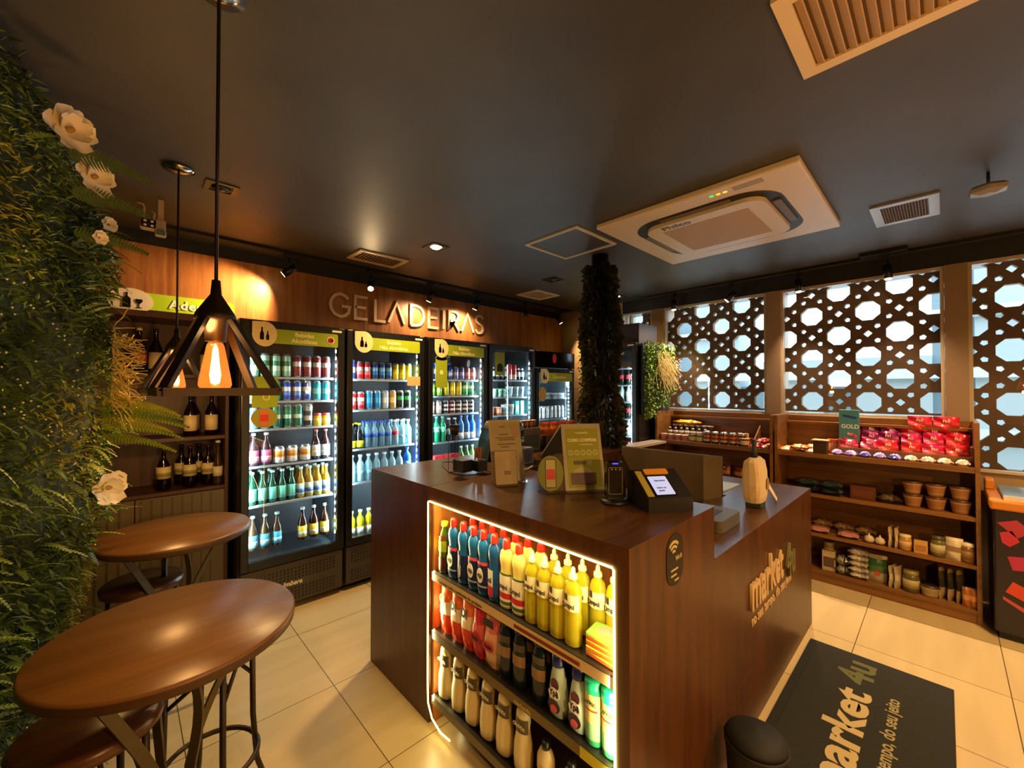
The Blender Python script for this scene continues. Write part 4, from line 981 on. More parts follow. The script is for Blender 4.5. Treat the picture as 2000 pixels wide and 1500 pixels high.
vejab = shaped('cleaner_bottle', VP, '#1c5f96', '#e0281a', VC, parts=(wrap(.02, .125, .0342, '#131f4e'), wrap(.112, .138, .0335, '#d84a5a', a0=-75, a1=-20), word('VERSO', .017, .03, -.0225, '#d8dce0', .0004, 1, .006, True)))
limpb = shaped('cleaner_bottle', VP, '#1d4f8e', '#e0281a', VC, parts=(wrap(.02, .125, .0342, '#f0e6d2', a0=-70, a1=20), wrap(.02, .060, .0346, '#c8283a', a0=-70, a1=20, nm='red_band'), word('pol', .030, .074, -.0228, '#2a2a5a', .0008, .8, -.010)))
limpc = shaped('cleaner_bottle', VP, '#ecd874', '#e0281a', VC, parts=(wrap(.012, .128, .0342, '#f2e8cf'), wrap(.040, .062, .0346, '#c8283a', nm='red_band'), wrap(.016, .030, .0346, '#4f6a3a', nm='green_band'), wrap(.118, .136, .0338, '#4f6a3a', nm='green_band'), word('Limpol', .026, .078, -.0236, '#2a2020', .0008, .78)))
YP = [(.024, .0), (.031, .006), (.032, .03), (.031, .10), (.029, .115), (.031, .14), (.031, .175), (.024, .20), (.012, .213), (.012, .218)]
YC = [(.014, .216), (.015, .220), (.014, .232), (.008, .235), (.007, .250), (.004, .256), (0, .257)]
limpy = shaped('detergent_bottle', YP, '#d6c62c', '#efe8a8', YC, alpha=.5, rough=.1, sy=.8, parts=(wrap(.118, .172, .0316, '#efe2b0', sy=.8), wrap(.150, .172, .0319, '#3a2420', sy=.8, a0=-70, a1=-10, nm='dark_band'), word('Limpol', .022, .130, -.0268, '#2a1c1c', .0007, .8)))
oliv = shaped('oil_bottle', [(.022, 0), (.027, .004), (.027, .15), (.022, .175), (.012, .205), (.012, .215)], '#4a5a14', '#e6e01a', [(.015, .212), (.016, .216), (.016, .234), (0, .235)], sy=1, rough=.12, parts=(wrap(.015, .075, .0275, '#4a1410', sy=1), wrap(.10, .150, .0275, '#8fa018', sy=1), wrap(.155, .170, .0268, '#8a2a14', sy=1)))
XB = X0+.055; RF = -math.pi/2
def bay(kind, fn, y, z, lab, cat='bottle', grp=None, x=XB, dr=0, sc=None): return put(kind, fn, (x, y, z+.0005), lab, cat, grp, RF+dr, sc)
bay('oliv', oliv, 1.617, .70, 'slim amber bottle with yellow cap at the wine-side end of the top bay shelf')
for i, y in enumerate((1.545, 1.395, 1.330)): bay('veja', veja, y, .70, '%s blue red-capped VEJA bottle from the bay end with the yellow-capped bottle, front row' % ORD[i], grp='blue cleaner bottles on the top bay shelf')
bay('vejab', vejab, 1.470, .70, 'blue red-capped bottle turned to show vertical back lettering, top bay shelf')
bay('limpb', limpb, 1.262, .70, 'dark blue red-capped bottle with white and red label, next to the pale yellow bottles')
bay('limpc', limpc, 1.190, .70, 'pale yellow red-capped Limpol bottle beside the dark blue one')
bay('limpc', limpc, 1.120, .70, 'pale yellow red-capped Limpol bottle beside the clear detergent bottles')
for i, y in enumerate((1.050, .990, .928, .862)): bay('limpy', limpy, y, .70, '%s clear yellow Limpol detergent bottle from the pale yellow ones, front row' % ORD[i], grp='clear detergent bottles')
for i, y in enumerate((1.50, 1.43, 1.36, 1.29)): bay('veja', veja, y, .70, '%s blue red-capped bottle in the back row of the top bay shelf' % ORD[i], grp='blue cleaner bottles on the top bay shelf', x=XB+.075)
for i, y in enumerate((1.215, 1.145, 1.075)): bay('limpc', limpc, y, .70, '%s pale yellow bottle in the back row of the top bay shelf' % ORD[i], grp='pale yellow bottles', x=XB+.075)
for i, y in enumerate((1.01, .945, .88, .815, .75)): bay('limpy', limpy, y, .70, '%s clear yellow detergent bottle in the back row of the top bay shelf' % ORD[i], grp='clear detergent bottles', x=XB+.075)
def spongef():
    o = MB().box(-.055, .055, -.038, .038, 0, .010, M_('#c8581a', .7), .003).box(-.055, .055, -.038, .038, .010, .017, M_('#d9c83a', .6), .003).build('sponge_pack', None, world=False, top=False)
    return o
def sponget():
    o = MB().box(-.055, .055, -.038, .038, 0, .012, M_('#8fbf4a', .4), .004).build('sponge_pack', None, world=False, top=False)
    MB().prism(rrect(-.03, .03, -.02, .02, .006), .0006, M_('#e6a08a'), (0, 0, .0122), (1, 0, 0), (0, 1, 0)).build('label', o, world=False)
    return o
for i in range(4): put('spon', spongef, (X0+.075, .745, .7005+.0175*i), '%s orange sponge pack from the bottom of the stack on the top bay shelf' % ORD[i], 'sponge', 'stacked sponge packs', RF+R.uniform(-.1, .1))
put('spont', sponget, (X0+.075, .745, .7005+.07), 'green sponge pack on top of the orange sponge stack', 'sponge', None, RF+.15)
# middle shelf
def bagpack(name, w, h, t, c1, c2, c3, words_):
    def f():
        o = pouch_mesh(MB(), w, h, t, c1, c2, c3, crimp=.022 if name == 'candy_bag' else .006).build(name, None, world=False, top=False)
        for wd in words_: wd(o)
        return o
    return f
ola = bagpack('refill_pouch', .085, .235, .045, '#d8401e', '#e8dcc8', '#e87a4a', (word('Ol', .055, .14, -.026, '#241a1a', .003, .7),))
van = bagpack('refill_pouch', .080, .225, .045, '#c02a40', '#d85a6a', '#c83a50', (disc(.085, .030, .020, -.0245, '#b01a30'), word('Vanish', .022, .078, -.0262, '#2a1a2a', .0008, .75)))
van2 = bagpack('refill_pouch', .090, .225, .045, '#d8b088', '#e0a890', '#d86a78', (disc(.085, .034, .020, -.0245, '#c83a50'), word('Vanish', .024, .078, -.0262, '#2a1a2a', .0008, .75), lambda o: MB().box(-.03, .03, -.0245, -.023, .165, .195, M_('#1a1212')).build('dark_tab', o, world=False)))
for i, y in enumerate((1.60, 1.515, 1.435)): bay('ola', ola, y, .43, '%s orange and red refill pouch marked Ol from the bay end, middle shelf' % ORD[i], 'pouch', 'orange refill pouches')
bay('van', van, 1.36, .43, 'crimson Vanish pouch on the middle bay shelf', 'pouch')
bay('van2', van2, 1.275, .43, 'cream and pink Vanish pouch with dark tab on the middle bay shelf', 'pouch')
dbp = [(.022, 0), (.032, .008), (.034, .04), (.033, .13), (.026, .18), (.018, .20), (.018, .204)]
drk = shaped('softener_bottle', dbp, '#18242c', '#14141c', [(.020, .20), (.021, .204), (.019, .232), (0, .234)], rough=.15, sy=.65, parts=(wrap(.085, .125, .0345, '#8a6a48', sy=.65), wrap(.14, .165, .031, '#4a4238', sy=.65)))
for i, y in enumerate((1.195, 1.115, 1.015)): bay('drk', drk, y, .43, '%s dark softener bottle with brown label after the Vanish pouches, front row' % ORD[i], grp='dark softener bottles')
for i, y in enumerate((1.16, 1.07)): bay('drk', drk, y, .43, '%s dark softener bottle in the back row, middle bay shelf' % ORD[i], grp='dark softener bottles', x=XB+.09)
ype = shaped('softener_bottle', [(.026, 0), (.037, .010), (.040, .045), (.038, .09), (.030, .14), (.021, .172), (.020, .178)], '#b8cfc4', '#161a52', [(.023, .172), (.024, .176), (.023, .205), (.020, .210), (0, .211)], rough=.35, sy=.62, parts=(disc(.115, .018, .020, -.0225, '#5a2a3a'), disc(.085, .024, .020, -.0262, '#efe8dc'), disc(.045, .026, .022, -.0268, '#3a2438'), disc(.036, .014, .012, -.0282, '#d85a6a', 'flower_mark'), word('Ypê', .030, .078, -.0276, '#2a2050', .001, .8)))
bay('ype', ype, .925, .43, 'pale Ypê bottle with navy cap on the middle bay shelf, next to the dark bottles')
bay('ype', ype, .838, .43, 'pale Ypê bottle with navy cap on the middle bay shelf, next to the green-capped ones')
sap = shaped('powder_tube', [(.028, 0), (.030, .004), (.030, .165)], '#3faf7a', '#12b08a', [(.031, .165), (.031, .195), (.029, .203), (0, .204)], rough=.4, sy=.8, parts=(wrap(.07, .16, .0306, '#e8d888', sy=.8), wrap(.02, .07, .0306, '#8fc89a', sy=.8), word('SAPÓLIO', .016, .128, -.0256, '#2a3a2a', .0005, .72), wrap(.108, .114, .0310, '#c83a2a', sy=.8, a0=-50, a1=50, nm='red_swoosh')))
bay('sap', sap, .778, .43, 'green-capped yellow tube on the middle bay shelf beside the Ypê bottles', 'tube')
bay('sap', sap, .716, .43, 'green-capped yellow tube at the very end of the middle bay shelf', 'tube')
cand = shaped('bleach_bottle', [(.030, 0), (.040, .010), (.043, .05), (.040, .10), (.031, .145), (.030, .165), (.033, .185), (.030, .215), (.016, .240), (.015, .245)], '#d8c89a', '#d8c89a', [(.017, .243), (.018, .247), (.017, .265), (0, .266)], rough=.45, sy=.72, parts=(wrap(.150, .200, .0336, '#4a4434', sy=.72), word('CÂNDIDA', .018, .168, -.0252, '#d8ceb0', .0006, .72)))
for i, y in enumerate((1.605, 1.500, 1.400, 1.300, 1.200, 1.098)): bay('cand', cand, y, .13, '%s cream CÂNDIDA bleach bottle from the glowing strip end, bottom bay shelf' % ORD[i], grp='cream bleach bottles')
alc = shaped('cleaner_bottle', [(.026, 0), (.035, .006), (.036, .05), (.033, .065), (.036, .08), (.035, .12), (.026, .142), (.012, .150), (.012, .154)], '#dcc89a', '#14161c', [(.015, .150), (.016, .154), (.015, .176), (0, .178)], rough=.4, sy=.75, parts=(wrap(.082, .105, .0362, '#c8a878', sy=.75, a0=-20, a1=60), wrap(.084, .100, .0366, '#a83a1a', sy=.75, a0=40, a1=62, nm='red_mark')))
bay('alc', alc, .985, .13, 'cream bottle with black cap on the bottom bay shelf beside the bleach')
bay('alc', alc, .870, .13, 'cream bottle with black cap on the bottom bay shelf, farther from the bleach')
# ================================================================== ON THE COUNTER
T_ = H+.0015
cd = thing('stirrer_caddy', 'black wire caddy with cup holder and boxes at the back edge of the tall counter', 'caddy', (1.38, 1.78, T_))
bx = MB().box(1.31, 1.375, 1.76, 1.85, T_+.012, T_+.075, M['blackp'], .003).box(1.385, 1.45, 1.72, 1.81, T_+.012, T_+.07, M['blackp'], .003).build('box', cd)
w = MB(); MT = M['gloss']
w.tube([(1.29, 1.86, T_+.004), (1.29, 1.74, T_+.004), (1.47, 1.66, T_+.004), (1.47, 1.80, T_+.004)], .0025, MT, 6, closed=True)
w.tube([(1.29, 1.86, T_+.004), (1.28, 1.90, T_+.03), (1.28, 1.90, T_+.055), (1.29, 1.86, T_+.06), (1.31, 1.84, T_+.06)], .002, MT, 6)
w.build('wire_base', cd)
for (a, b) in ((1.30, 1.875), (1.345, 1.85), (1.31, 1.83), (1.355, 1.88)):
    MB().tube([(a, b, T_+.005), (a, b, T_+.23), (a+(a-1.3275)*.9, b+(b-1.859)*.9, T_+.262)], .0016, MT, 6).build('rod', cd)
tag(MB().lathe([(.020, 0), (.029, .055), (.026, .055), (.018, .004), (0, .004)], M_('#1c0f08', .4), (1.328, 1.858, T_+.205), 18).build('paper_cup'), 'dark paper cup held high in the wire caddy', 'cup')
for i in range(7):
    a = MB().box(-.0045, .0045, -.0012, .0012, 0, .12, M_('#a5642c', .6)).build('sugar_stick', None, world=False, top=False)
    a.location = (1.40+.007*i, 1.775-.003*i, T_+.0165); a.rotation_euler = (R.uniform(-.12, .12), R.uniform(-.2, .2), R.uniform(-.8, .8))
    tag(a, '%s brown paper sugar stick from the cup-holder side of the caddy' % ORD[i], 'stick', 'sugar sticks in the caddy')
cm = thing('coffee_machine', 'black pod coffee machine with chrome-edged dome behind the wire caddy', 'coffee machine', (1.80, 2.0, T_))
MB().prism([(0, 0), (.30, 0), (.30, .20), (.24, .235), (.10, .245), (.06, .20)], .13, M['gloss'], (1.66, 2.10, T_), XA, ZA).build('body', cm)
MB().lathe([(.0, .26), (.03, .255), (.058, .225), (.066, .18), (.060, .15), (0, .15)], M['gloss'], (1.85, 1.93, T_), 24).build('dome', cm)
MB().tube([(1.85+.067*math.cos(rad(a)), 1.93-.02, T_+.185+.067*math.sin(rad(a))) for a in range(0, 181, 15)], .005, M['chrome'], 8).build('chrome_handle', cm)
MB().lathe([(.07, .10), (.072, .125), (.06, .15), (0, .15)], M_('#8a7a52', .3, metal=.8), (1.85, 1.93, T_), 24).box(1.79, 1.91, 1.87, 1.99, T_, T_+.10, M['blackp']).build('brew_head', cm)
tag(MB().box(1.72, 1.84, 1.745, 1.82, T_, T_+.10, M_('#7c7a70', .35, metal=.6), .004).box(1.732, 1.828, 1.7435, 1.745, T_+.015, T_+.088, M_('#5f5d55', .3, metal=.6)).build('steel_box'), 'small brushed steel box in front of the coffee machine', 'box')
tag(MB().lathe([(.022, 0), (.026, .004), (.026, .045), (.018, .05), (0, .05)], M_('#d8cfb8', .5), (1.53, 1.72, T_), 16).build('white_cup'), 'small white cup beside the wire caddy', 'cup')
tag(MB().tube([(1.50, 1.66, T_+.006), (1.56, 1.60, T_+.012), (1.66, 1.62, T_+.006), (1.74, 1.66, T_+.006)], .005, M_('#cdb898', .5), 8).build('white_cable'), 'pale cable lying on the counter beside the white cup', 'cable')
def stand(name, label, O, ang, w, h, lean, m, cat='sign', footm='acryl', th=.003):
    X = Vector((math.cos(ang), math.sin(ang), 0)); bk = Vector((-math.sin(ang), math.cos(ang), 0)); Y = (Vector((0, 0, 1))+bk*lean).normalized()
    t = thing(name, label, cat, O)
    O = Vector(O)
    MB().prism(rrect(0, w, .006, h, .004), th, m, O, X, Y).build('card', t)
    N_ = X.cross(Y)
    MB().prism(rrect(-.004, w+.004, .004, h+.004, .004), .0015, M['acryl'], O+N_*(th+.0006), X, Y).build('acrylic_front', t)
    MB().prism([(-.004, .0), (w+.004, .0), (w+.004, .045), (-.004, .045)], .003, M['acryl'], O+Vector((0, 0, .0035))-bk*.03, X, bk).build('acrylic_foot', t)
    return t, O, X, Y, N_
def on(t, O, X, Y, N_, poly, m, nm, k=.0008, h=.0006): return MB().prism(poly, h, m, O+N_*(.0031+k-.0008), X, Y).build(nm, t)
A1 = rad(-24)
t, O, X, Y, N_ = stand('flyer_stand', 'tall cream flyer in a leaning clear stand beside the wire caddy', (1.300, 1.50, T_), A1, .165, .312, .30, M_('#f4e2bc', .6))
on(t, O, X, Y, N_, [(.06, .305-.004), (.165-.004, .301), (.165-.004, .25), (.11, .27)], M_('#c8c46a'), 'green_corner')
on(t, O, X, Y, N_, oval(.022, .035, 18, .138, .25), M_('#e0b890'), 'round_seal', .0016)
for zz, x0_, x1_ in ((.275, .055, .085), (.235, .05, .10), (.218, .03, .14), (.208, .045, .13), (.186, .04, .13), (.172, .055, .10), (.12, .10, .135), (.075, .105, .125)):
    on(t, O, X, Y, N_, [(x0_, zz), (x1_, zz), (x1_, zz+.0035), (x0_, zz+.0035)], M_('#6a4a34'), 'text_line')
t, O, X, Y, N_ = stand('small_card', 'small plain cream card standing in front of the tall flyer', (1.275, 1.448, T_), A1, .105, .160, .20, M_('#ecd6b0', .6))
on(t, O, X, Y, N_, rrect(.042, .075, .05, .068, .002), M_('#9a7250'), 'printed_mark')
A2 = rad(-38)
t, O, X, Y, N_ = stand('payment_sign', 'small oval green sign with red square, beside the tall green sign', (1.335, 1.235, T_), A2, .110, .165, .12, M['acryl'])
on(t, O, X, Y, N_, oval(.058, .078, 28, .055, .082), M_('#8f9a3a', .5), 'green_oval', .0008, .0016)
on(t, O, X, Y, N_, rrect(.030, .080, .018, .145, .006), M_('#2a2414', .5), 'phone_outline', .0026)
on(t, O, X, Y, N_, rrect(.034, .076, .022, .141, .004), M_('#b0a468', .5), 'phone_screen', .0034)
on(t, O, X, Y, N_, rrect(.036, .074, .055, .100, .002), M_('#c03020', .5), 'red_square', .0042)
A3 = rad(-35)
t, O, X, Y, N_ = stand('green_sign', 'tall green COMO COMPRAR sign in a pale-edged leaning stand beside the ivy pillar', (1.425, 1.155, T_), A3, .185, .305, .28, M_('#ece2ca', .6))
on(t, O, X, Y, N_, rrect(.016, .170, .018, .282, .003), M_('#b4b82a', .6), 'green_print')
k_ = O+N_*.0048
text('market4u', .016, k_+X*.093+Y*.258, X, Y, M_('#e6dfc0'), t, 'lettering', .0003, .0002, 'CENTER')
text('COMO COMPRAR', .020, k_+X*.093+Y*.222, X, Y, M_('#e6dfc0'), t, 'lettering', .0003, .0008, 'CENTER', sq=.85)
text('no market4u', .012, k_+X*.11+Y*.205, X, Y, M_('#e6dfc0'), t, 'lettering', .0003, .0002, 'CENTER')
for i in range(5):
    on(t, O, X, Y, N_, oval(.0125, .0125, 16, .035+.029*i, .172), M_('#e6dfc0', .5), 'step_ring', .0018)
    on(t, O, X, Y, N_, oval(.008, .008, 12, .035+.029*i, .172), M_('#8f9a2a', .5), 'step_dot', .0026)
on(t, O, X, Y, N_, rrect(.045, .100, .118, .136, .003), M_('#5a5030'), 'dark_button', .0018)
on(t, O, X, Y, N_, rrect(.108, .130, .115, .137, .003), M_('#d8cc98'), 'pale_icon', .0018)
on(t, O, X, Y, N_, oval(.042, .024, 20, .085, .082), M_('#c8c48a'), 'pale_dome', .0018)
on(t, O, X, Y, N_, rrect(.028, .145, .030, .082, .003), M_('#43201a'), 'photo_print', .0026)
# dark tablet seen from behind, leaning
tb = thing('black_panel', 'large black panel with a pale slanted edge leaning behind the flyers', 'panel', (1.78, 1.50, T_))
MB().prism([(0, 0), (.24, 0), (.24, .26), (.10, .26), (-.02, .10)], .012, M_('#0b0806', .6), (1.665, 1.50, T_), Vector((.92, -.39, 0)), ZA).build('board', tb)
MB().tube([(1.665-.02*.92, 1.50+.02*.39-.007, T_+.10), (1.665+.10*.92, 1.50-.10*.39-.007, T_+.26)], .003, M_('#8a7a62', .4), 6).build('pale_edge', tb)
# card reader on its puck
cr = thing('card_reader', 'black upright card reader with a blue light beside the tall green sign', 'card reader', (1.44, .915, T_))
MB().lathe([(.055, 0), (.058, .004), (.055, .014), (.03, .018), (0, .018)], M['blackp'], (1.44, .915, T_), 24).build('base', cr)
ar = rad(-40); X = Vector((math.cos(ar), math.sin(ar), 0)); Y = (ZA[0], ZA[1], ZA[2])
O = Vector((1.44, .915, T_+.018))-X*.038+Vector((-math.sin(ar), math.cos(ar), 0))*.02
MB().prism(rrect(0, .076, 0, .145, .012), .038, M['gloss'], O+Vector((0, 0, 0)), X, Vector(Y)).build('body', cr)
N_ = X.cross(Vector(ZA))
ou = MB(); ou.tube([tuple(O+N_*.0385+X*a+Vector((0, 0, b))) for a, b in rrect(.008, .062, .02, .125, .006)], .0009, M_('#8f877a'), 4, closed=True); ou.build('keypad_outline', cr)
MB().prism(rrect(.022, .046, .138, .144, .002), .001, mat('blue_glow', '#3040d8', .4, emis=1.5), O+N_*.0385, X, Vector(ZA)).build('blue_light', cr)
for i in range(3): MB().prism(oval(.003, .003, 8, .02+.016*i, .118), .0006, M_('#9a90a0'), O+N_*.0385, X, Vector(ZA)).build('contact_dot', cr)
# POS terminal: wedge facing -x/-y
ps = thing('payment_terminal', 'bulky black payment terminal with lit pale blue screen and orange strip', 'terminal', (1.50, .78, T_))
ap_ = rad(-33); X = Vector((math.cos(ap_), math.sin(ap_), 0)); B_ = Vector((-math.sin(ap_), math.cos(ap_), 0)); O = Vector((1.405, .745, T_))
prof = [(0, 0), (.17, 0), (.17, .125), (.125, .135), (.0, .052)]
def pw(a, b, c): return O+X*a+B_*b+Vector((0, 0, c))
bd = MB(); n = len(prof)
vs = [pw(-.005, b, c) for b, c in prof]+[pw(.175, b, c) for b, c in prof]
bd.add(vs, [tuple(reversed(range(n))), tuple(range(n, 2*n))]+[(i, (i+1) % n, (i+1) % n+n, i+n) for i in range(n)], M['blackp'])
bd.build('body', ps)
sn = math.atan2(.083, .125); YS = B_*math.cos(sn)+Vector((0, 0, math.sin(sn))); NS = X.cross(YS); q0 = pw(0, 0, .052)
MB().prism(rrect(.030, .118, .012, .112, .004), .002, M['gloss'], q0+NS*.0002, X, YS).build('bezel', ps)
sc_ = MB().prism(rrect(.036, .112, .016, .108, .003), .001, mat('lit_screen', '#b8c8f0', .3, emis=.75, ecol='#9fb4f0'), q0+NS*.0024, X, YS).build('screen', ps)
for i, (a, b, s_) in enumerate(((.055, .082, 'Aproxime'), (.050, .046, 'insira ou'), (.052, .032, 'passe'))):
    text(s_, .011, q0+NS*.0036+X*a+YS*b, X, YS, M_('#20243a'), sc_, 'lettering', .0002, .0003)
MB().prism(rrect(.035, .135, .120, .148, .006), .004, M_('#d8922a', .5), q0+NS*.0004, X, YS).build('orange_strip', ps)
MB().prism(rrect(-.002, .024, .01, .14, .002), .0015, M_('#a89a3a', .5), q0+NS*.0004, X, YS).build('yellow_sticker', ps)
MB().lathe([(.012, 0), (.012, .004), (0, .004)], M['grey'], pw(.1752, .05, .05), 14, ax=tuple(X)).build('side_button', ps)
# on the low worktop
tg = MB().prism(rrect(0, .27, 0, .20, .03), .055, M_('#57503f', .45), (1.97, .70, .8945), XA, (0, 1, 0)).build('scanner_tray')
tag(tg, 'grey-brown slab-like tray with rounded corners on the low worktop by the tall counter', 'tray')
MB().prism(rrect(.03, .20, .06, .10, .01), .001, M_('#241f18', .5), (1.97, .70, .950), XA, (0, 1, 0)).build('dark_slot', tg)
dv = thing('privacy_screen', 'large plain grey-brown screen panel standing behind the low worktop', 'screen', (2.70, 1.3, 0))
MB().box(2.690, 2.712, .95, 1.655, .55, 1.135, M_('#57462e', .5), .006).build('panel', dv)
MB().box(2.686, 2.690, .953, 1.06, .60, 1.13, M_('#8a7452', .5)).build('light_edge_strip', dv)
for yy in (1.05, 1.55): MB().box(2.690, 2.712, yy, yy+.05, 0, .55, M['metal']).build('leg', dv)
tag(MB().box(2.80, 3.10, .98, 1.22, .8935, .9, M_('#b9c4cf', .5)).box(2.83, 3.07, 1.24, 1.30, .8935, .93, M_('#2a2f36', .4)).build('tablet'), 'pale tablet lying on the low wing behind the paper bag', 'tablet')
bg_ = thing('wrapped_bag', 'crumpled cream paper bag with printed stamp and black top on the low worktop', 'bag', (2.60, .74, .893))
pb = MB(); rows_ = []
for z, wx, wy, cx in ((.0, .11, .07, 0), (.03, .118, .08, .0), (.10, .125, .085, -.005), (.17, .128, .08, -.008), (.225, .122, .065, -.01), (.245, .09, .03, -.01)):
    rows_.append([Vector((2.60+cx+wx*.74*math.copysign(abs(math.cos(a))**.6, math.cos(a))+R.uniform(-.004, .004), .74+wy*.62*math.copysign(abs(math.sin(a))**.6, math.sin(a)), .925+z)) for a in [rad(k*24+12) for k in range(15)]])
vs = [v for r_ in rows_ for v in r_]; n = 15
pb.add(vs, [(j*n+i, j*n+(i+1) % n, (j+1)*n+(i+1) % n, (j+1)*n+i) for j in range(5) for i in range(n)]+[tuple(range(5*n, 6*n)), tuple(reversed(range(n)))], M_('#cdb48a', .8))
pb.build('paper_bag', bg_)
pz = MB(); pz.add([(2.655, .73, 1.10), (2.86, .70, .90), (2.77, .68, .90), (2.665, .70, 1.00), (2.665, .735, 1.10)], [(0, 1, 2, 3), (0, 4, 1)], M_('#d6c29a', .8))
pz.add([(2.655, .726, 1.10), (2.86, .696, .90), (2.77, .676, .90), (2.665, .696, 1.00)], [(3, 2, 1, 0)], M_('#d6c29a', .8)); pz.build('paper_flap', bg_)
MB().box(2.555, 2.645, .70, .78, .894, .924, M_('#2c3a22', .5), .004).build('green_base', bg_)
MB().lathe([(.017, 0), (.017, .05), (.012, .06), (.014, .10), (.010, .11), (0, .11)], M['blackp'], (2.585, .74, 1.160), 12).build('black_top', bg_)
MB().prism(oval(.024, .034, 16), .001, M_('#8f7440', .8), (2.625, .684, 1.025), XA, ZA).build('printed_stamp', bg_)
# nook behind: dark shelf box with orange bags, snack stand
tag(MB().box(2.33, 2.80, 2.08, 2.24, T_, T_+.105, M['dark'], .003).build('snack_crate'), 'dark wooden crate carrying orange bags on the far part of the counter', 'crate')
for i in range(4): put('orb', pouch('snack_bag', .10, .095, .05, '#b5521c', '#d8803a', '#a8421a'), (2.39+.105*i, 2.14, T_+.107), '%s orange snack bag on the dark crate, counted from the coffee machine side' % ORD[i], 'bag', 'orange snack bags', R.uniform(-.3, .1))
tag(MB().box(2.10, 2.29, 2.10, 2.20, T_, T_+.17, M_('#6a6a52', .4), .004).box(2.115, 2.275, 2.098, 2.10, T_+.02, T_+.12, M_('#3f4a30', .5)).build('pod_drawer'), 'olive-grey pod drawer box with white-lidded pots on top, behind the flyer', 'box')
for i in range(4): put('pot', tub('snack_pot', '#7a3a1c', '#a8683a', '#e6d8b8', .055, .020, .016), (2.125+.047*i, 2.15, T_+.1705), '%s small brown pot with pale lid on the pod drawer box' % ORD[i], 'pot', 'small pots on the drawer box')
# low counter between the pillar and the shelf units
bc = thing('back_counter', 'low dark counter with pale top behind the privacy screen, under the window-wall fridge', 'counter', (3.4, 2.07, 0))
MB().box(3.03, 4.09, 2.0, 2.13, 0, 1.0, M['dark']).build('body', bc)
MB().box(3.01, 4.09, 1.985, 2.14, 1.0, 1.022, M_('#c9b9a4', .35)).build('worktop', bc)
# ================================================================== SNACK SHELF UNITS
def unit(y0, y1, label):
    xf, xb, zt = 4.10, 4.50, 1.33
    t = thing('shelf_unit', label, 'shelf unit', (4.3, (y0+y1)/2, 0), 0, 'wooden shelf units under the windows')
    for a, b in ((y0, y0+.022), (y1-.022, y1)): MB().box(xf, xb, a, b, .0, zt, M['unit']).build('side_panel', t)
    MB().box(xb-.018, xb, y0+.022, y1-.022, .05, zt-.012, M['unit']).build('back_panel', t)
    for z in (1.02, .70, .385, .09):
        MB().box(xf+.004, xb-.018, y0+.022, y1-.022, z-.026, z, M['unit']).build('shelf', t)
    MB().box(xf+.01, xf+.03, y0+.022, y1-.022, 0.0, .064, M['unit']).build('plinth', t)
    MB().box(xf+.004, xf+.02, y0+.022, y1-.022, 1.02, 1.032, M['unit']).build('shelf_lip', t)
    MB().box(xb-.09, xb-.018, y0+.022, y1-.022, 1.25, 1.27, M['unit']).build('top_rail', t)
    return t
unit(1.030, 2.112, 'wooden snack shelf unit with cups and jars, next to the window-wall fridge')
unit(-.16, 1.015, 'wooden snack shelf unit with red candy bags, next to the colourful freezer')
RW = -math.pi/2
def sn(kind, fn, x, y, z, lab, cat, grp=None, dr=None, sc=None, rx=0): return put(kind, fn, (x, y, z+.0008), lab, cat, grp, RW+(R.uniform(-.15, .15) if dr is None else dr), sc, rx)
tag(MB().box(4.33, 4.47, 1.60, 2.06, 1.0205, 1.10, M['unit']).box(4.25, 4.33, 1.60, 2.06, 1.0205, 1.058, M['unit']).build('display_riser'), 'stepped wooden riser carrying the pots in the shelf unit beside the fridge', 'riser')
for i in range(4): sn('pkp', tub('sweet_pot', '#c88a86', '#b06a72', '#e6dcc4', .070, .034, .030), 4.17, 2.05-.075*i, 1.02, '%s pink pot with cream lid from the fridge end, front of the shelf' % ORD[i], 'pot', 'pink pots')
for i in range(2): sn('gnp', tub('sweet_pot', '#6a6a3a', '#c8b878', '#2f4a34', .080, .033, .031), 4.17, 1.75-.075*i, 1.02, '%s green-lidded jar from the pink pots' % ORD[i], 'jar', 'green-lidded jars')
for i in range(5): sn('otn', can('snack_tin', ['#3a1a12', '#c8b49a', '#7a3a20', '#d06a2a', '#5a2418'], .125, .035), 4.165, 1.605-.078*i, 1.02, '%s tall brown and orange snack tin from the green-lidded jars' % ORD[i], 'tin', 'snack tins')
for i in range(7): sn('bks', bottle('drink_bottle', '#2a2228', '#e6dcd0', '#d8c8c0', .09, .024, .3, (.3, .7), capr=.012), 4.29, 2.04-.062*i, 1.058, '%s little dark bottle from the fridge end on the lower riser step' % ORD[i], 'bottle', 'little dark bottles')
for i in range(7): sn('wrs', tub('sweet_pot', '#8a6a5a', '#3a3038', '#d8c8a8', .075, .028, .026), 4.40, 2.03-.062*i, 1.10, '%s small pale-lidded pot from the fridge end on the upper riser step' % ORD[i], 'pot', 'small pots on the riser')
sn('yet', flatpack('yellow_tray_pack', .30, .09, .05, '#d89a1a', '#e6c23a'), 4.42, 1.90, 1.178, 'long yellow packet lying on top of the small pots', 'packet', None, math.pi/2-math.pi/2+0)
for i in range(3): sn('rdb', carton('sweet_box', .09, .05, .07, '#a81e2a', '#e0c8b8'), 4.34, 1.50-.1*i, 1.02, '%s red sweet box behind the snack tins' % ORD[i], 'box', 'red sweet boxes')
for i in range(2): sn('crt', carton('sweet_box', .035, .035, .12, '#d8b878', '#efe0bc'), 4.25, 1.335-.052*i, 1.02, '%s narrow cream box beside the wooden divider' % ORD[i], 'box', 'narrow cream boxes')
sn('brc', tub('coffee_cup', '#4a2a1c', '#d8c8a0', '#c8b47a', .085, .040, .030), 4.150, 1.265, 1.02, 'brown paper cup with round badge at the shelf front', 'cup')
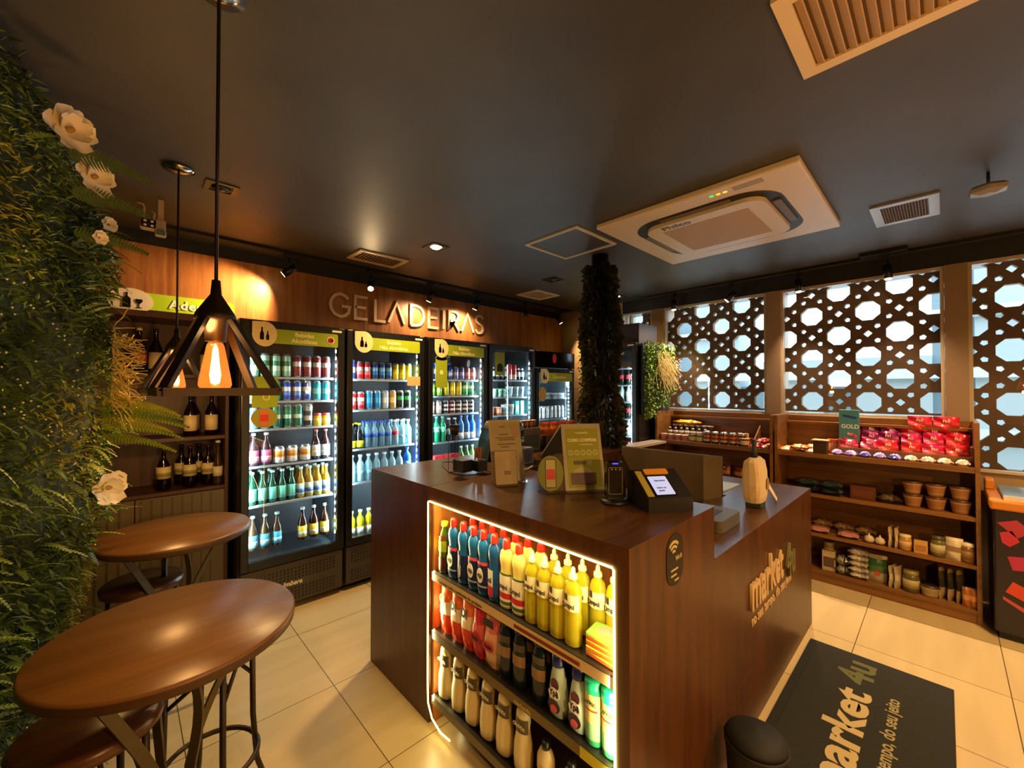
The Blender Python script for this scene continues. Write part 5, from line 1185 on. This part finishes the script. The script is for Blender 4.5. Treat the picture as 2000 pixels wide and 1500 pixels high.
dvd = MB().prism([(0, 0), (.30, 0), (.30, .20), (.02, .02)], .012, M['unit'], (4.13, 1.215, 1.0205), XA, ZA).build('sloping_divider'); tag(dvd, 'sloping wooden divider board between the cups and the red sweets', 'divider')
SWR = flatpack('sweet_bag', .11, .085, .045, '#b02a34', '#d8b098')
for i, (x, y, z) in enumerate(((4.16, 1.165, 0), (4.16, 1.075, 0), (4.27, 1.16, 0), (4.27, 1.08, 0), (4.21, 1.12, .045), (4.30, 1.12, .045))):
    sn('rsw', SWR, x, y+.02, 1.02+z, '%s red and cream sweet bag in the heap beside the sloping divider' % ORD[i], 'bag', 'red sweet bags by the divider', R.uniform(-.5, .5), (.8, .8, .9))
# right unit, top level
for i in range(6):
    sn('orp', flatpack('snack_packet', .16, .11, .05, '#d87a2a', '#e6d0a0'), 4.17+.09*(i % 2), .93-.085*(i//2), 1.02+.028*(i % 3 == 2), '%s orange and cream packet from the wooden partition, front of the shelf' % ORD[i], 'packet', 'orange and cream packets', R.uniform(-.3, .3)+.0, (.8, .8, .8))
bxb = thing('brown_box', 'brown patterned open-topped box between orange packets and purple sweets', 'box', (4.15, .70, 1.0205))
MB().box(4.115, 4.195, .655, .745, 1.0208, 1.135, M_('#3c2616', .5), .002).build('body', bxb)
MB().box(4.105, 4.215, .645, .755, 1.135, 1.142, M_('#c8a070', .6)).build('lid', bxb)
tray = thing('display_tray', 'tilted wooden display tray holding the red candy bags', 'tray', (4.3, .25, 1.02))
MB().box(4.225, 4.24, -.135, .60, 1.0205, 1.088, M['unit']).box(4.24, 4.47, -.135, -.125, 1.0205, 1.15, M['unit']).box(4.24, 4.47, .59, .60, 1.0205, 1.15, M['unit']).box(4.24, 4.47, -.125, .59, 1.0205, 1.045, M['unit']).box(4.36, 4.47, -.125, .59, 1.045, 1.115, M['unit']).build('frame', tray)
def candy(c1, c2, c3, s_='Fini'):
    return bagpack('candy_bag', .125, .125, .040, c1, c2, c3, (word(s_, .030, .082, -.0225, '#f6e6e0', .001, .8),))
CA = (('cnr', candy('#d81e2e', '#e8505a', '#c8142a'), 'red'), ('cnp', candy('#d81a5a', '#e86a90', '#b8144a'), 'pink-red'), ('cnm', candy('#8a1a5a', '#b85a90', '#6a1448'), 'plum'))
for r_ in range(3):
    for i in range(6):
        k, fn, cw = CA[(i*2+r_*3+(i//2)) % 3 if r_ else (1 if i in (0, 1, 4) else 0)]
        sn(k, fn, 4.265+.085*r_-(.0 if r_ < 2 else .0), .53-.118*i, (1.046, 1.100, 1.135)[r_] if r_ else 1.046, '%s %s candy bag from the brown box, %s row of the tilted tray' % (ORD[i], cw, ('front', 'middle', 'back')[r_]), 'bag', 'red candy bags in the tray', R.uniform(-.35, .35), (R.uniform(.88, 1.05), R.uniform(.8, 1.3), (.9, 1.0, 1.12)[r_]*R.uniform(.88, 1.06)), rx=R.uniform(-.18, .05))
for i in range(2): sn('cnr', CA[0][1], 4.43, .13-.14*i, 1.235, '%s tall red candy bag standing above the back row of the tray' % ORD[i], 'bag', 'tall red candy bags', 0, (1.1, 1, .9))
VIO = (('vi1', flatpack('sweet_wrapper', .115, .07, .05, '#8a6ac8', '#e6e0ee'), 'violet and white'), ('vi2', flatpack('sweet_wrapper', .115, .07, .05, '#c8a894', '#f0ece8'), 'white and tan'), ('vi3', flatpack('sweet_wrapper', .115, .07, .05, '#4a3a9a', '#b0a8dc'), 'deep violet'))
for i in range(9):
    k, fn, cw = VIO[(0, 0, 2, 0, 2, 1, 1, 1, 1)[i]]
    sn(k, fn, 4.165, .595-.085*i, 1.02, '%s wrapped sweet from the brown box along the shelf front, %s' % (ORD[i], cw), 'wrapper', 'wrapped sweets along the shelf front', math.pi/2+R.uniform(-.35, .35), (.8, 1, 1))
gp = thing('gold_box', 'blue-green upright box with white GOLD lettering behind the candy bags', 'box', (4.35, .53, 1.116))
MB().box(4.33, 4.36, .475, .605, 1.117, 1.385, M_('#3f8a9a', .4), .003).build('body', gp)
text('GOLD', .045, (4.328, .59, 1.235), (0, -1, 0), ZA, M_('#eef2ee'), gp, 'lettering', .0006, .0012, sq=.9)
MB().prism(rrect(0, .09, 0, .018, .006), .002, M_('#1f3f8a'), (4.3298, .58, 1.33), Vector((0, -.97, -.22)), Vector((0, -.22, .97))).build('blue_bar', gp)
for i in range(3): sn('obx', carton('wafer_box', .05, .02, .12, '#d8602a', '#f0d0a0'), 4.30, .655-.028*i, 1.02+.0, '%s narrow orange wafer box standing beside the display tray' % ORD[i], 'box', 'orange wafer boxes', R.uniform(-.2, .2))
# second level
for i in range(4): sn('dkc', flatpack('dark_packet', .20, .15, .05, '#2a3434', '#4a5450'), 4.22+.0*i, .80-.16*(i % 2), .70+.05*(i//2), '%s dark green packet in the flat pile at the counter end of the second shelf' % ORD[i], 'packet', 'dark flat packets', math.pi/2+R.uniform(-.1, .1))
sn('bwb', carton('brown_carton', .15, .14, .10, '#5a2c14', '#6a381c'), 4.22, .44, .70, 'plain brown carton in the middle of the second shelf', 'box', None, 0)
sn('bwd', flatpack('brown_packet', .15, .13, .06, '#3a2a18', '#5a4a2c'), 4.21, .29, .70, 'low brown packet between the carton and the wicker-look cups', 'packet', None, 0)
WC = tub('straw_cup', '#b88a5c', '#9a6a40', '#4a2c18', .092, .055, .038)
for i in range(3):
    for j in range(2): sn('wck', WC, 4.185, .165-.118*i, .70+.094*j, '%s cup from the middle of the shelf, %s of its stack of two tan cups' % (ORD[i], ('bottom', 'top')[j]), 'cup', 'tan cups stacked in pairs')
# third level
for i in range(2): sn('pkf', flatpack('flat_pink_packet', .17, .13, .035, '#b87a6a', '#c88a7a'), 4.20, .72-.185*i, .385, '%s flat pink packet from the counter end of the third shelf' % ORD[i], 'packet', 'flat pink packets', math.pi/2+.1)
for i in range(3): sn('tfb', flatpack('brown_bag', .14, .11, .07, '#8a6a42', '#a5855a'), 4.33, .72-.14*i, .385, '%s lumpy brown bag behind the flat pink packets' % ORD[i], 'bag', 'lumpy brown bags', R.uniform(-.3, .3))
def garlic(): return MB().lathe([(.006, 0), (.026, .006), (.032, .025), (.024, .045), (.006, .056), (.003, .07), (0, .07)], M_('#cdb89a', .6), n=12).build('garlic_bulb', None, world=False, top=False)
for i in range(2): sn('gar', garlic, 4.15, .405-.062*i, .385, '%s pale garlic-like bulb on the third shelf' % ORD[i], 'bulb', 'pale bulbs')
for i in range(2): sn('spc', pouch('spice_sachet', .08, .15, .02, '#b8a084', '#d0bc9c'), 4.16, .285-.035*i, .385, '%s thin sachet standing edge-on beside the pale bulbs' % ORD[i], 'sachet', 'thin sachets', math.pi/2-.2)
sn('spj', jar('spice_jar', '#b5854a', '#d8c49a', '#c8a070', .11, .034), 4.15, .205, .385, 'short tan jar with pale lid on the third shelf', 'jar')
sn('spk', carton('spice_box', .07, .05, .085, '#c89a54', '#a8743a'), 4.145, .125, .385, 'squat yellow-tan carton beside the short jar', 'box')
sn('olj', jar('olive_jar', '#6a6238', '#4a4630', '#b8b088', .14, .038), 4.16, .040, .385, 'olive-coloured jar between the tan carton and the white-labelled one', 'jar')
sn('lbj', bagpack('label_pouch', .085, .15, .05, '#d8ccae', '#9a7a62', '#d8ccae', ()), 4.15, -.038, .385, 'cream pouch with brown panel near the end of the third shelf', 'pouch')
sn('hnj', jar('honey_jar', '#7a5a2c', '#e0d0ac', '#8a6a3c', .13, .036), 4.155, -.098, .385, 'honey-coloured jar with pale collar at the freezer end', 'jar')
# lowest level
sn('mxb', carton('striped_box', .085, .06, .16, '#b8a284', '#5a4030'), 4.17, .655, .09, 'striped tan box at the counter end of the lowest shelf', 'box')
sn('mxc', tub('food_can', '#8a7a52', '#6a5a3a', '#5a4a2c', .07, .034, .034), 4.17, .655, .252, 'small tan can standing on the striped box', 'can')
for i in range(2): sn('dbn', flatpack('bean_bag', .10, .10, .07, '#3a3a38', '#8a8274'), 4.17, .565, .09+.072*i, '%s of two dark speckled bags stacked on the lowest shelf' % ('lower', 'upper')[i], 'bag', 'dark speckled bags')
for i in range(5): sn('rcb', flatpack('rice_packet', .12, .10, .045, '#a59a8a', '#c8bcaa'), 4.17, .470, .09+.044*i, '%s pale packet from the bottom of the stack on the lowest shelf' % ORD[i], 'packet', 'stacked pale packets', R.uniform(-.15, .15))
sn('grb', bagpack('green_bag', .12, .20, .07, '#a8a088', '#4a6a3a', '#2f5a34', (disc(.07, .018, .018, -.036, '#b8402a'),)), 4.19, .365, .09, 'green and cream bag with a red dot on the lowest shelf', 'bag')
for i in range(2): sn('slp', pouch('slanted_packet', .10, .16, .03, '#a89878', '#c0b090'), 4.17, .275-.03*i, .09, '%s thin cream packet leaning between the green bag and the big jar' % ORD[i], 'packet', 'thin leaning packets', math.pi/2-.4)
sn('bgj', jar('preserve_jar', '#5a5234', '#8a7a42', '#a89a6a', .15, .046), 4.165, .178, .09, 'big glass preserve jar with gold lid on the lowest shelf', 'jar')
sn('cbl', tub('cream_bowl', '#b8a480', '#a08a64', '#3a2c1c', .075, .055, .042), 4.17, .082, .09, 'round cream tub with dark lid on the lowest shelf', 'tub')
for i in range(3): sn('tsb', pouch('tall_bag', .13, .22, .04, '#a5906a', '#3a3424', '#4a4230'), 4.21, .020-.042*i, .09, '%s tall dark bag seen edge-on near the end of the lowest shelf' % ORD[i], 'bag', 'tall dark bags', math.pi/2-.25)
for i in range(2): sn('cnb', pouch('pointed_bag', .055, .13, .04, '#a8683a' , '#c88a54'), 4.14, -.092-.034*i+.0, .09, '%s little pointed tan bag at the freezer end of the lowest shelf' % ORD[i], 'bag', 'pointed tan bags', 0, (.8, 1, 1))
# left unit lower shelves
for i in range(3): sn('crb', pouch('coffee_bag', .11, .14, .06, '#5a2418', '#a8744a', '#6a2c1c'), 4.18, 1.45-.13*i, .70, '%s brown coffee bag on the second shelf behind the privacy screen' % ORD[i], 'bag', 'coffee bags')
for i in range(2): sn('wbx', carton('white_box', .07, .05, .05, '#d0c4ac', '#5a4a3a'), 4.14, 1.56+.09*i, .70, '%s small white box on the second shelf by the coffee bags' % ORD[i], 'box', 'small white boxes')
# ================================================================== FREEZER, MAT, BIN
fz = thing('chest_freezer', 'dark chest freezer with orange rim and bright geometric shapes on its side', 'freezer', (4.2, -.6, 0))
MB().box(3.98, 4.50, -1.1, -.205, .04, .80, M_('#241c26', .35), .01).build('body', fz)
MB().box(4.0, 4.48, -1.08, -.225, 0, .04, M['blackp']).build('plinth', fz)
MB().box(3.965, 4.515, -1.12, -.19, .80, .86, M_('#c87c24', .5), .012).box(4.36, 4.515, -.235, -.19, .86, .93, M_('#c87c24', .5), .01).build('rim', fz)
MB().box(4.02, 4.46, -1.06, -.25, .86, .885, M_('#6f9ccc', .15), .004).box(4.005, 4.02, -1.06, -.25, .86, .888, M_('#d8d4cc', .4)).build('glass_lid', fz)
fxx = 3.979
for i, (poly, c) in enumerate((([(-.22, .72), (-.30, .75), (-.36, .69), (-.30, .64)], '#a83048'), ([(-.24, .60), (-.23, .66), (-.28, .68), (-.31, .62), (-.27, .58)], '#b82a48'), ([(-.34, .58), (-.42, .66), (-.50, .60), (-.42, .52)], '#c0442c'), ([(-.26, .52), (-.38, .54), (-.40, .46), (-.28, .44)], '#b02a58'),
        ([(-.25, .30), (-.28, .37), (-.40, .31), (-.37, .24)], '#c8442c'), ([(-.24, .27), (-.24, .25), (-.36, .17), (-.36, .20)], '#b84a4a'), ([(-.36, .23), (-.38, .18), (-.60, .06), (-.60, .14)], '#3f5f54'), ([(-.32, .13), (-.36, .15), (-.55, .05), (-.50, .045)], '#4a6a5c'))):
    MB().prism([(-a, b) for a, b in poly], .001, M_(c, .5), (fxx, 0, 0), (0, -1, 0), ZA).build('colour_patch', fz)
mt_ = mat('mat_pile', '#22231c', .9, var=.35, vs=220, bump=.6)
dm = thing('door_mat', 'black door mat with cream market4u lettering on the tiles beside the counter', 'mat', (2.4, .3, 0))
MB().box(1.62, 3.11, -.02, .585, .001, .012, M_('#15150f', .8), .003).build('rubber_edge', dm)
MB().box(1.68, 3.05, .045, .545, .012, .015, mt_).build('pile', dm)
text('market', .20, (1.93, .268, .0152), XA, (0, 1, 0), M_('#b8a478', .9), dm, 'lettering', .0006, .006, sq=1.38)
text('4u', .20, (2.80, .275, .0152), XA, (0, 1, 0), M_('#5a5c38', .9), dm, 'lettering', .0006, .006, sq=1.16)
text('no seu tempo, do seu jeito', .072, (2.02, .165, .0152), XA, (0, 1, 0), M_('#9a8c64', .9), dm, 'slogan', .0006, .0012, sq=.98)
bn = thing('waste_bin', 'small black round waste bin against the end of the counter', 'bin', (1.70, .465, 0))
BNM = M_('#0c0b0c', .7)
MB().lathe([(.080, 0), (.085, .006), (.100, .25), (.104, .255), (.104, .27), (.096, .27), (.092, .25), (0, .02)], BNM, (1.67, .48, .0155), 28).build('body', bn)
MB().lathe([(.099, .268), (.096, .285), (.065, .305), (0, .312)], BNM, (1.67, .48, .0155), 28).build('lid', bn)
# ================================================================== GREEN PANEL ON THE WINDOW-WALL FRIDGE, BOX ON TOP
gp2 = thing('plant_panel', 'bright green moss panel with pale dried stems hung on the side of the window-wall fridge', 'plant panel', (4.2, 2.12, 1.28))
MB().box(3.87, 4.47, 2.128, 2.148, 1.30, 2.03, M['strip']).build('backing', gp2)
gm = MB()
for i in range(2600):
    x = R.uniform(3.86, 4.50); z = R.uniform(1.26, 2.05)
    if x > 4.07 and z < 1.37+.15*(x > 4.4): continue
    leaf(gm, Vector((x, 2.12-R.random()*.05, z)), Vector((R.uniform(-.6, .6), -R.random(), R.uniform(-1, .4))), Vector((0, 0, 1)), .035, .022, R.choice([G1[1], G1[2], mat('leaf_bright', '#86b02c', .55), mat('leaf_bright', '#86b02c', .55)]))
gm.build('moss', gp2)
st = MB()
for i in range(110):
    p = Vector((R.uniform(4.08, 4.36), 2.07, R.uniform(1.75, 1.98))); d = Vector((R.uniform(-.3, .7), R.uniform(-.4, 0), -.9)); pts = [p]
    for k in range(5): d = (d+Vector((R.uniform(-.4, .5), R.uniform(-.2, .1), R.uniform(-.5, .1)))).normalized(); p = p+d*R.uniform(.03, .07); pts.append(p)
    st.tube(pts, .0025, mat('dried_stem', '#c8b47c', .7), 4)
st.build('dried_stems', gp2)
pk = MB()
for i in range(160):
    p = Vector((R.uniform(4.38, 4.54), R.uniform(2.02, 2.12), R.uniform(1.55, 1.9))); leaf(pk, p, Vector((R.uniform(-1, 1), -.5, R.uniform(-1, 1))), Vector((0, 0, 1)), .03, .015, mat('pink_sprig', '#c89a90', .7))
pk.build('pink_sprigs', gp2)
tag(MB().box(4.0, 4.40, 2.24, 2.56, 2.052, 2.27, M_('#2a1a18', .5), .004).build('storage_box'), 'dark maroon box lying on top of the window-wall fridge', 'box')
# ================================================================== CEILING FITTINGS
def ceil_rect(name, label, cat, x0, x1, y0, y1, fw, fm_, slat=None, sm=None, along='x', back=None, grp=None, drop=.012):
    t = thing(name, label, cat, ((x0+x1)/2, (y0+y1)/2, CEIL), 0, grp); z0, z1 = CEIL-drop, CEIL-.0005
    MB().box(x0, x1, y0, y0+fw, z0, z1, fm_).box(x0, x1, y1-fw, y1, z0, z1, fm_).box(x0, x0+fw, y0+fw, y1-fw, z0, z1, fm_).box(x1-fw, x1, y0+fw, y1-fw, z0, z1, fm_).build('frame', t)
    if back: MB().box(x0+fw, x1-fw, y0+fw, y1-fw, CEIL-.003, CEIL-.0005, back).build('backing', t)
    if slat:
        m = MB()
        if along == 'x':
            n = slat; st_ = (y1-y0-2*fw)/n
            for i in range(n):
                y = y0+fw+st_*(i+.1); m.add([(x0+fw, y, z0+.002), (x1-fw, y, z0+.002), (x1-fw, y+st_*.75, z1-.003), (x0+fw, y+st_*.75, z1-.003), (x0+fw, y+.003, z0), (x1-fw, y+.003, z0)], [(0, 1, 2, 3), (3, 2, 5, 4), (4, 5, 1, 0)], sm)
        else:
            n = slat; st_ = (x1-x0-2*fw)/n
            for i in range(n):
                x = x0+fw+st_*(i+.1); m.add([(x, y0+fw, z0+.002), (x, y1-fw, z0+.002), (x+st_*.75, y1-fw, z1-.003), (x+st_*.75, y0+fw, z1-.003), (x+.003, y0+fw, z0), (x+.003, y1-fw, z0)], [(0, 3, 2, 1), (3, 4, 5, 2), (4, 0, 1, 5)], sm)
        m.build('louvres', t)
    return t
ceil_rect('ceiling_vent', 'large cream louvred ceiling vent nearest the camera, cut by the top of the picture', 'vent', 1.316, 1.725, -.15, .327, .042, M['vent'], 14, M['ventd'], 'x', M_('#5a4424', .7), 'louvred ceiling vents')
ceil_rect('ceiling_vent', 'cream louvred ceiling vent above the second fridge', 'vent', 1.335, 1.755, 3.12, 3.39, .028, M['vent'], 14, M['ventd'], 'y', M_('#4a3a20', .7), 'louvred ceiling vents')
ceil_rect('ceiling_vent', 'small silver-framed ceiling vent between the air conditioner and the windows', 'vent', 3.26, 3.665, .005, .30, .045, M_('#a8a4a0', .35, metal=.4), 16, M_('#7a6a58', .5), 'x', M_('#5a4a38', .7), 'louvred ceiling vents')
ceil_rect('ceiling_vent', 'cream ceiling vent near the back corner beyond the ivy pillar', 'vent', 3.28, 3.67, 3.06, 3.38, .03, M['vent'], 8, M['vent'], 'y', M['vent'], 'louvred ceiling vents')
ceil_rect('access_hatch', 'square pale-framed hatch painted charcoal in the ceiling beside the ivy pillar', 'hatch', 2.19, 2.675, 1.68, 2.165, .020, M_('#c8c4b0', .5), None, None, 'x', M['ceil'])
# cassette air conditioner
ac = thing('air_conditioner', 'white Philco cassette air conditioner set in the charcoal ceiling', 'air conditioner', (2.83, 1.02, CEIL))
ax0, ax1, ay0, ay1 = 2.275, 3.39, .452, 1.582
ACW = M_('#dccdb2', .4)
MB().box(ax0, ax1, ay0, ay1, CEIL-.035, CEIL-.0005, ACW, .008).build('outer_frame', ac)
def slab(mb, x0, x1, y0, y1, r, z0, z1, mt):
    p = rrect(x0, x1, y0, y1, r, 8); mb.prism(p, z1-z0, mt, (0, 0, z0), (1, 0, 0), (0, 1, 0)); return mb
slab(MB(), ax0+.14, ax1-.14, ay0+.14, ay1-.14, .20, CEIL-.0362, CEIL-.0351, M_('#1c1408', .5)).build('dark_air_slot', ac)
slab(MB(), ax0+.215, ax1-.215, ay0+.215, ay1-.215, .10, CEIL-.060, CEIL-.0363, ACW).build('centre_panel', ac)
for (a, b, c, d) in ((ax0+.36, ax1-.36, ay0+.160, ay0+.200), (ax0+.36, ax1-.36, ay1-.200, ay1-.160), (ax0+.160, ax0+.200, ay0+.36, ay1-.36), (ax1-.200, ax1-.160, ay0+.36, ay1-.36)):
    slab(MB(), a, b, c, d, .012, CEIL-.044, CEIL-.0364, M_('#6a5c44', .5)).build('air_flap', ac)
slab(MB(), ax0+.31, ax1-.31, ay0+.31, ay1-.31, .004, CEIL-.0612, CEIL-.0602, M_('#b99a68', .6)).build('intake_grille', ac)
text('Philco', .075, (ax0+.285, ay1-.33, CEIL-.0606), (0, -1, 0), (-1, 0, 0), M_('#241c14'), ac, 'lettering', .0004, .002)
for i, c in enumerate(('#2fd040', '#e8c020', '#e8c020')):
    MB().prism(oval(.012, .010, 10), .001, mat('status_light_%d' % (i > 0), c, .4, emis=1.4), (ax0+.065, .87-.035*i, CEIL-.0362), (0, -1, 0), (-1, 0, 0)).build('status_light', ac)
MB().box(ax0+.04, ax0+.09, .62, .76, CEIL-.0362, CEIL-.035, M_('#a8987a', .5)).build('model_label', ac)
# recessed square downlights
for i, (x, y) in enumerate(DOWN[:6]):  # the last two fixtures are added out of view for the fill lamps
    t = thing('recessed_downlight', ['lit square downlight in the ceiling past the first vent', 'unlit square downlight above the near table', 'unlit square downlight by the ivy pillar', 'lit square downlight beyond the ivy pillar near the windows', 'added unseen fill downlight behind the camera by the wall', 'added unseen fill downlight out of view toward the windows'][i], 'downlight', (x, y, CEIL), 0, 'square downlights')
    MB().box(x-.075, x+.075, y-.075, y-.05, CEIL-.006, CEIL-.0005, M['black']).box(x-.075, x+.075, y+.05, y+.075, CEIL-.006, CEIL-.0005, M['black']).box(x-.075, x-.05, y-.05, y+.05, CEIL-.006, CEIL-.0005, M['black']).box(x+.05, x+.075, y-.05, y+.05, CEIL-.006, CEIL-.0005, M['black']).build('frame', t)
    litm = mat('lit_downlight', '#fff2c0', .4, emis=7, ecol='#fff0b8') if i not in (1, 2) else M_('#17130e', .4)
    MB().lathe([(.045, 0), (.03, -.012), (0, -.016)], litm, (x, y, CEIL-.001), 20).build('lamp_face', t)
# spot rails and heads
def rail(p0, p1, lab):
    o = MB().tube([p0, p1], (.017, .014), M['black'], 4, flat=(0, 0, 1)).build('light_rail'); tag(o, lab, 'light rail'); return o
rail((.2, 3.56, CEIL-.011), (4.5, 3.56, CEIL-.011), 'long black light rail on the ceiling above the row of fridges')
rail((4.44, -.9, CEIL-.011), (4.44, 2.45, CEIL-.011), 'long black light rail on the ceiling along the window wall')
def spot(p, aim, lab, lit=0, colr=(1, .7, .4), size=50, face=1):
    x, y, z = p; d = (Vector(aim)-Vector(p)).normalized()
    t = thing('spotlight', lab, 'spotlight', (x, y, z), 0, 'black spotlights on the rails')
    MB().box(x-.035, x+.035, y-.014, y+.014, z+.10, z+.132, M['blackp']).cyl((x, y, z+.10), (x, y, z+.02), .007, M['blackp'], 8).build('bracket', t)
    c = Vector((x, y, z))
    MB().cyl(c-d*.055, c+d*.055, .0275, M['black'], 20).build('head', t)
    MB().cyl(c+d*.0552, c+d*.057, .024, mat('lit_lens', '#fff0c8', .4, emis=25, ecol='#ffd890') if lit else M_('#8a8478', .3), 18).build('lens', t)
    if lit: lamp('spot_beam', 'SPOT', c+d*.062, lit, colr, aim, spot_size=rad(size), spot_blend=.8, shadow_soft_size=.02)
zs = CEIL-.157
spot((.95, 3.56, zs), (.42, 3.80, 2.05), 'black spotlight turned toward the Adega sign', 110, (1, .60, .28), 105)
spot((1.62, 3.56, zs), (1.35, 3.0, 1.9), 'spotlight with glowing lens facing the room above the G of the sign', 22, (1, .66, .33), 160)
spot((2.25, 3.56, zs), (2.1, 3.80, 1.9), 'black spotlight above the D of the wall lettering', 30, (1, .66, .36), 150)
spot((2.84, 3.56, zs), (2.7, 3.80, 1.9), 'black spotlight above the R of the wall lettering', 32, (1, .66, .36), 150)
spot((3.62, 3.56, zs), (3.3, 3.2, 1.4), 'small spotlight after the end of the wall lettering', 0)
spot((4.25, 3.56, zs), (4.5, 3.35, 2.0), 'last spotlight of the rail, in the room corner', 60, (1, .6, .28), 70)
for i, (y, l) in enumerate(((2.06, 'spotlight on the window rail nearest the ivy pillar'), (1.47, 'second spotlight on the window rail from the ivy pillar'), (.90, 'third spotlight on the window rail, before the middle window'), (.30, 'fourth spotlight on the window rail, by the long driver box'))):
    spot((4.44, y, zs), (4.22, 2.12, 1.75) if i == 1 else (4.30, y-.08, 1.05), l, 130, (1, .72, .46), 75)
tag(MB().box(4.30, 4.42, .18, .46, CEIL-.03, CEIL-.0005, M['black']).build('driver_box'), 'flat black driver box on the ceiling beside the fourth window spotlight', 'box')
# cameras
c1 = thing('security_camera', 'white wall camera with four lamp eyes and two aerials above the Adega sign', 'camera', (.10, 3.10, 2.50))
CW = M_('#b8a48a', .5)
MB().box(.060, .135, 3.07, 3.12, 2.455, 2.515, CW, .012).build('housing', c1)
MB().prism(rrect(.065, .130, 2.462, 2.510, .010), .003, M['gloss'], (0, 3.069, 0), XA, ZA).build('lens_panel', c1)
for a in (.083, .113):
    for b in (2.474, 2.498): MB().prism(oval(.007, .006, 12, a, b), .002, M_('#e6dcd8'), (0, 3.065, 0), XA, ZA).build('lamp_eye', c1)
MB().tube([(.08, 3.10, 2.515), (.08, 3.11, 2.585), (.075, 3.11, 2.60), (.05, 3.11, 2.605)], .006, CW, 8).build('aerial', c1)
MB().tube([(.12, 3.10, 2.515), (.125, 3.11, 2.56), (.11, 3.11, 2.575)], .006, CW, 8).build('aerial', c1)
MB().tube([(.125, 3.11, 2.515), (.16, 3.12, 2.56)], .005, CW, 8).box(.135, .175, 3.10, 3.14, 2.47, 2.53, CW, .004).box(.14, .165, 3.11, 3.13, 2.53, CEIL-.001, CW).build('mount', c1)
MB().box(.125, .175, 3.06, 3.10, 2.425, 2.462, CW, .008).prism(rrect(.13, .17, 2.43, 2.457, .006), .002, M_('#4a6a64', .2), (0, 3.0595, 0), XA, ZA).build('lower_eye', c1)
c2 = thing('ceiling_sensor', 'small grey hexagonal sensor hanging from the ceiling near the windows', 'sensor', (3.18, -.17, 2.5))
MB().lathe([(.03, 0), (.07, .012), (.075, .03), (.06, .045), (0, .045)], M_('#8f8a84', .4), (3.16, -.165, 2.535), 6, smooth=False).build('housing', c2)
MB().tube([(3.15, -.165, 2.58), (3.14, -.165, 2.62), (3.16, -.165, CEIL-.001)], .006, M['black'], 8).tube([(3.175, -.165, 2.58), (3.20, -.165, 2.62), (3.19, -.165, CEIL-.001)], .005, M['black'], 8).build('bracket', c2)
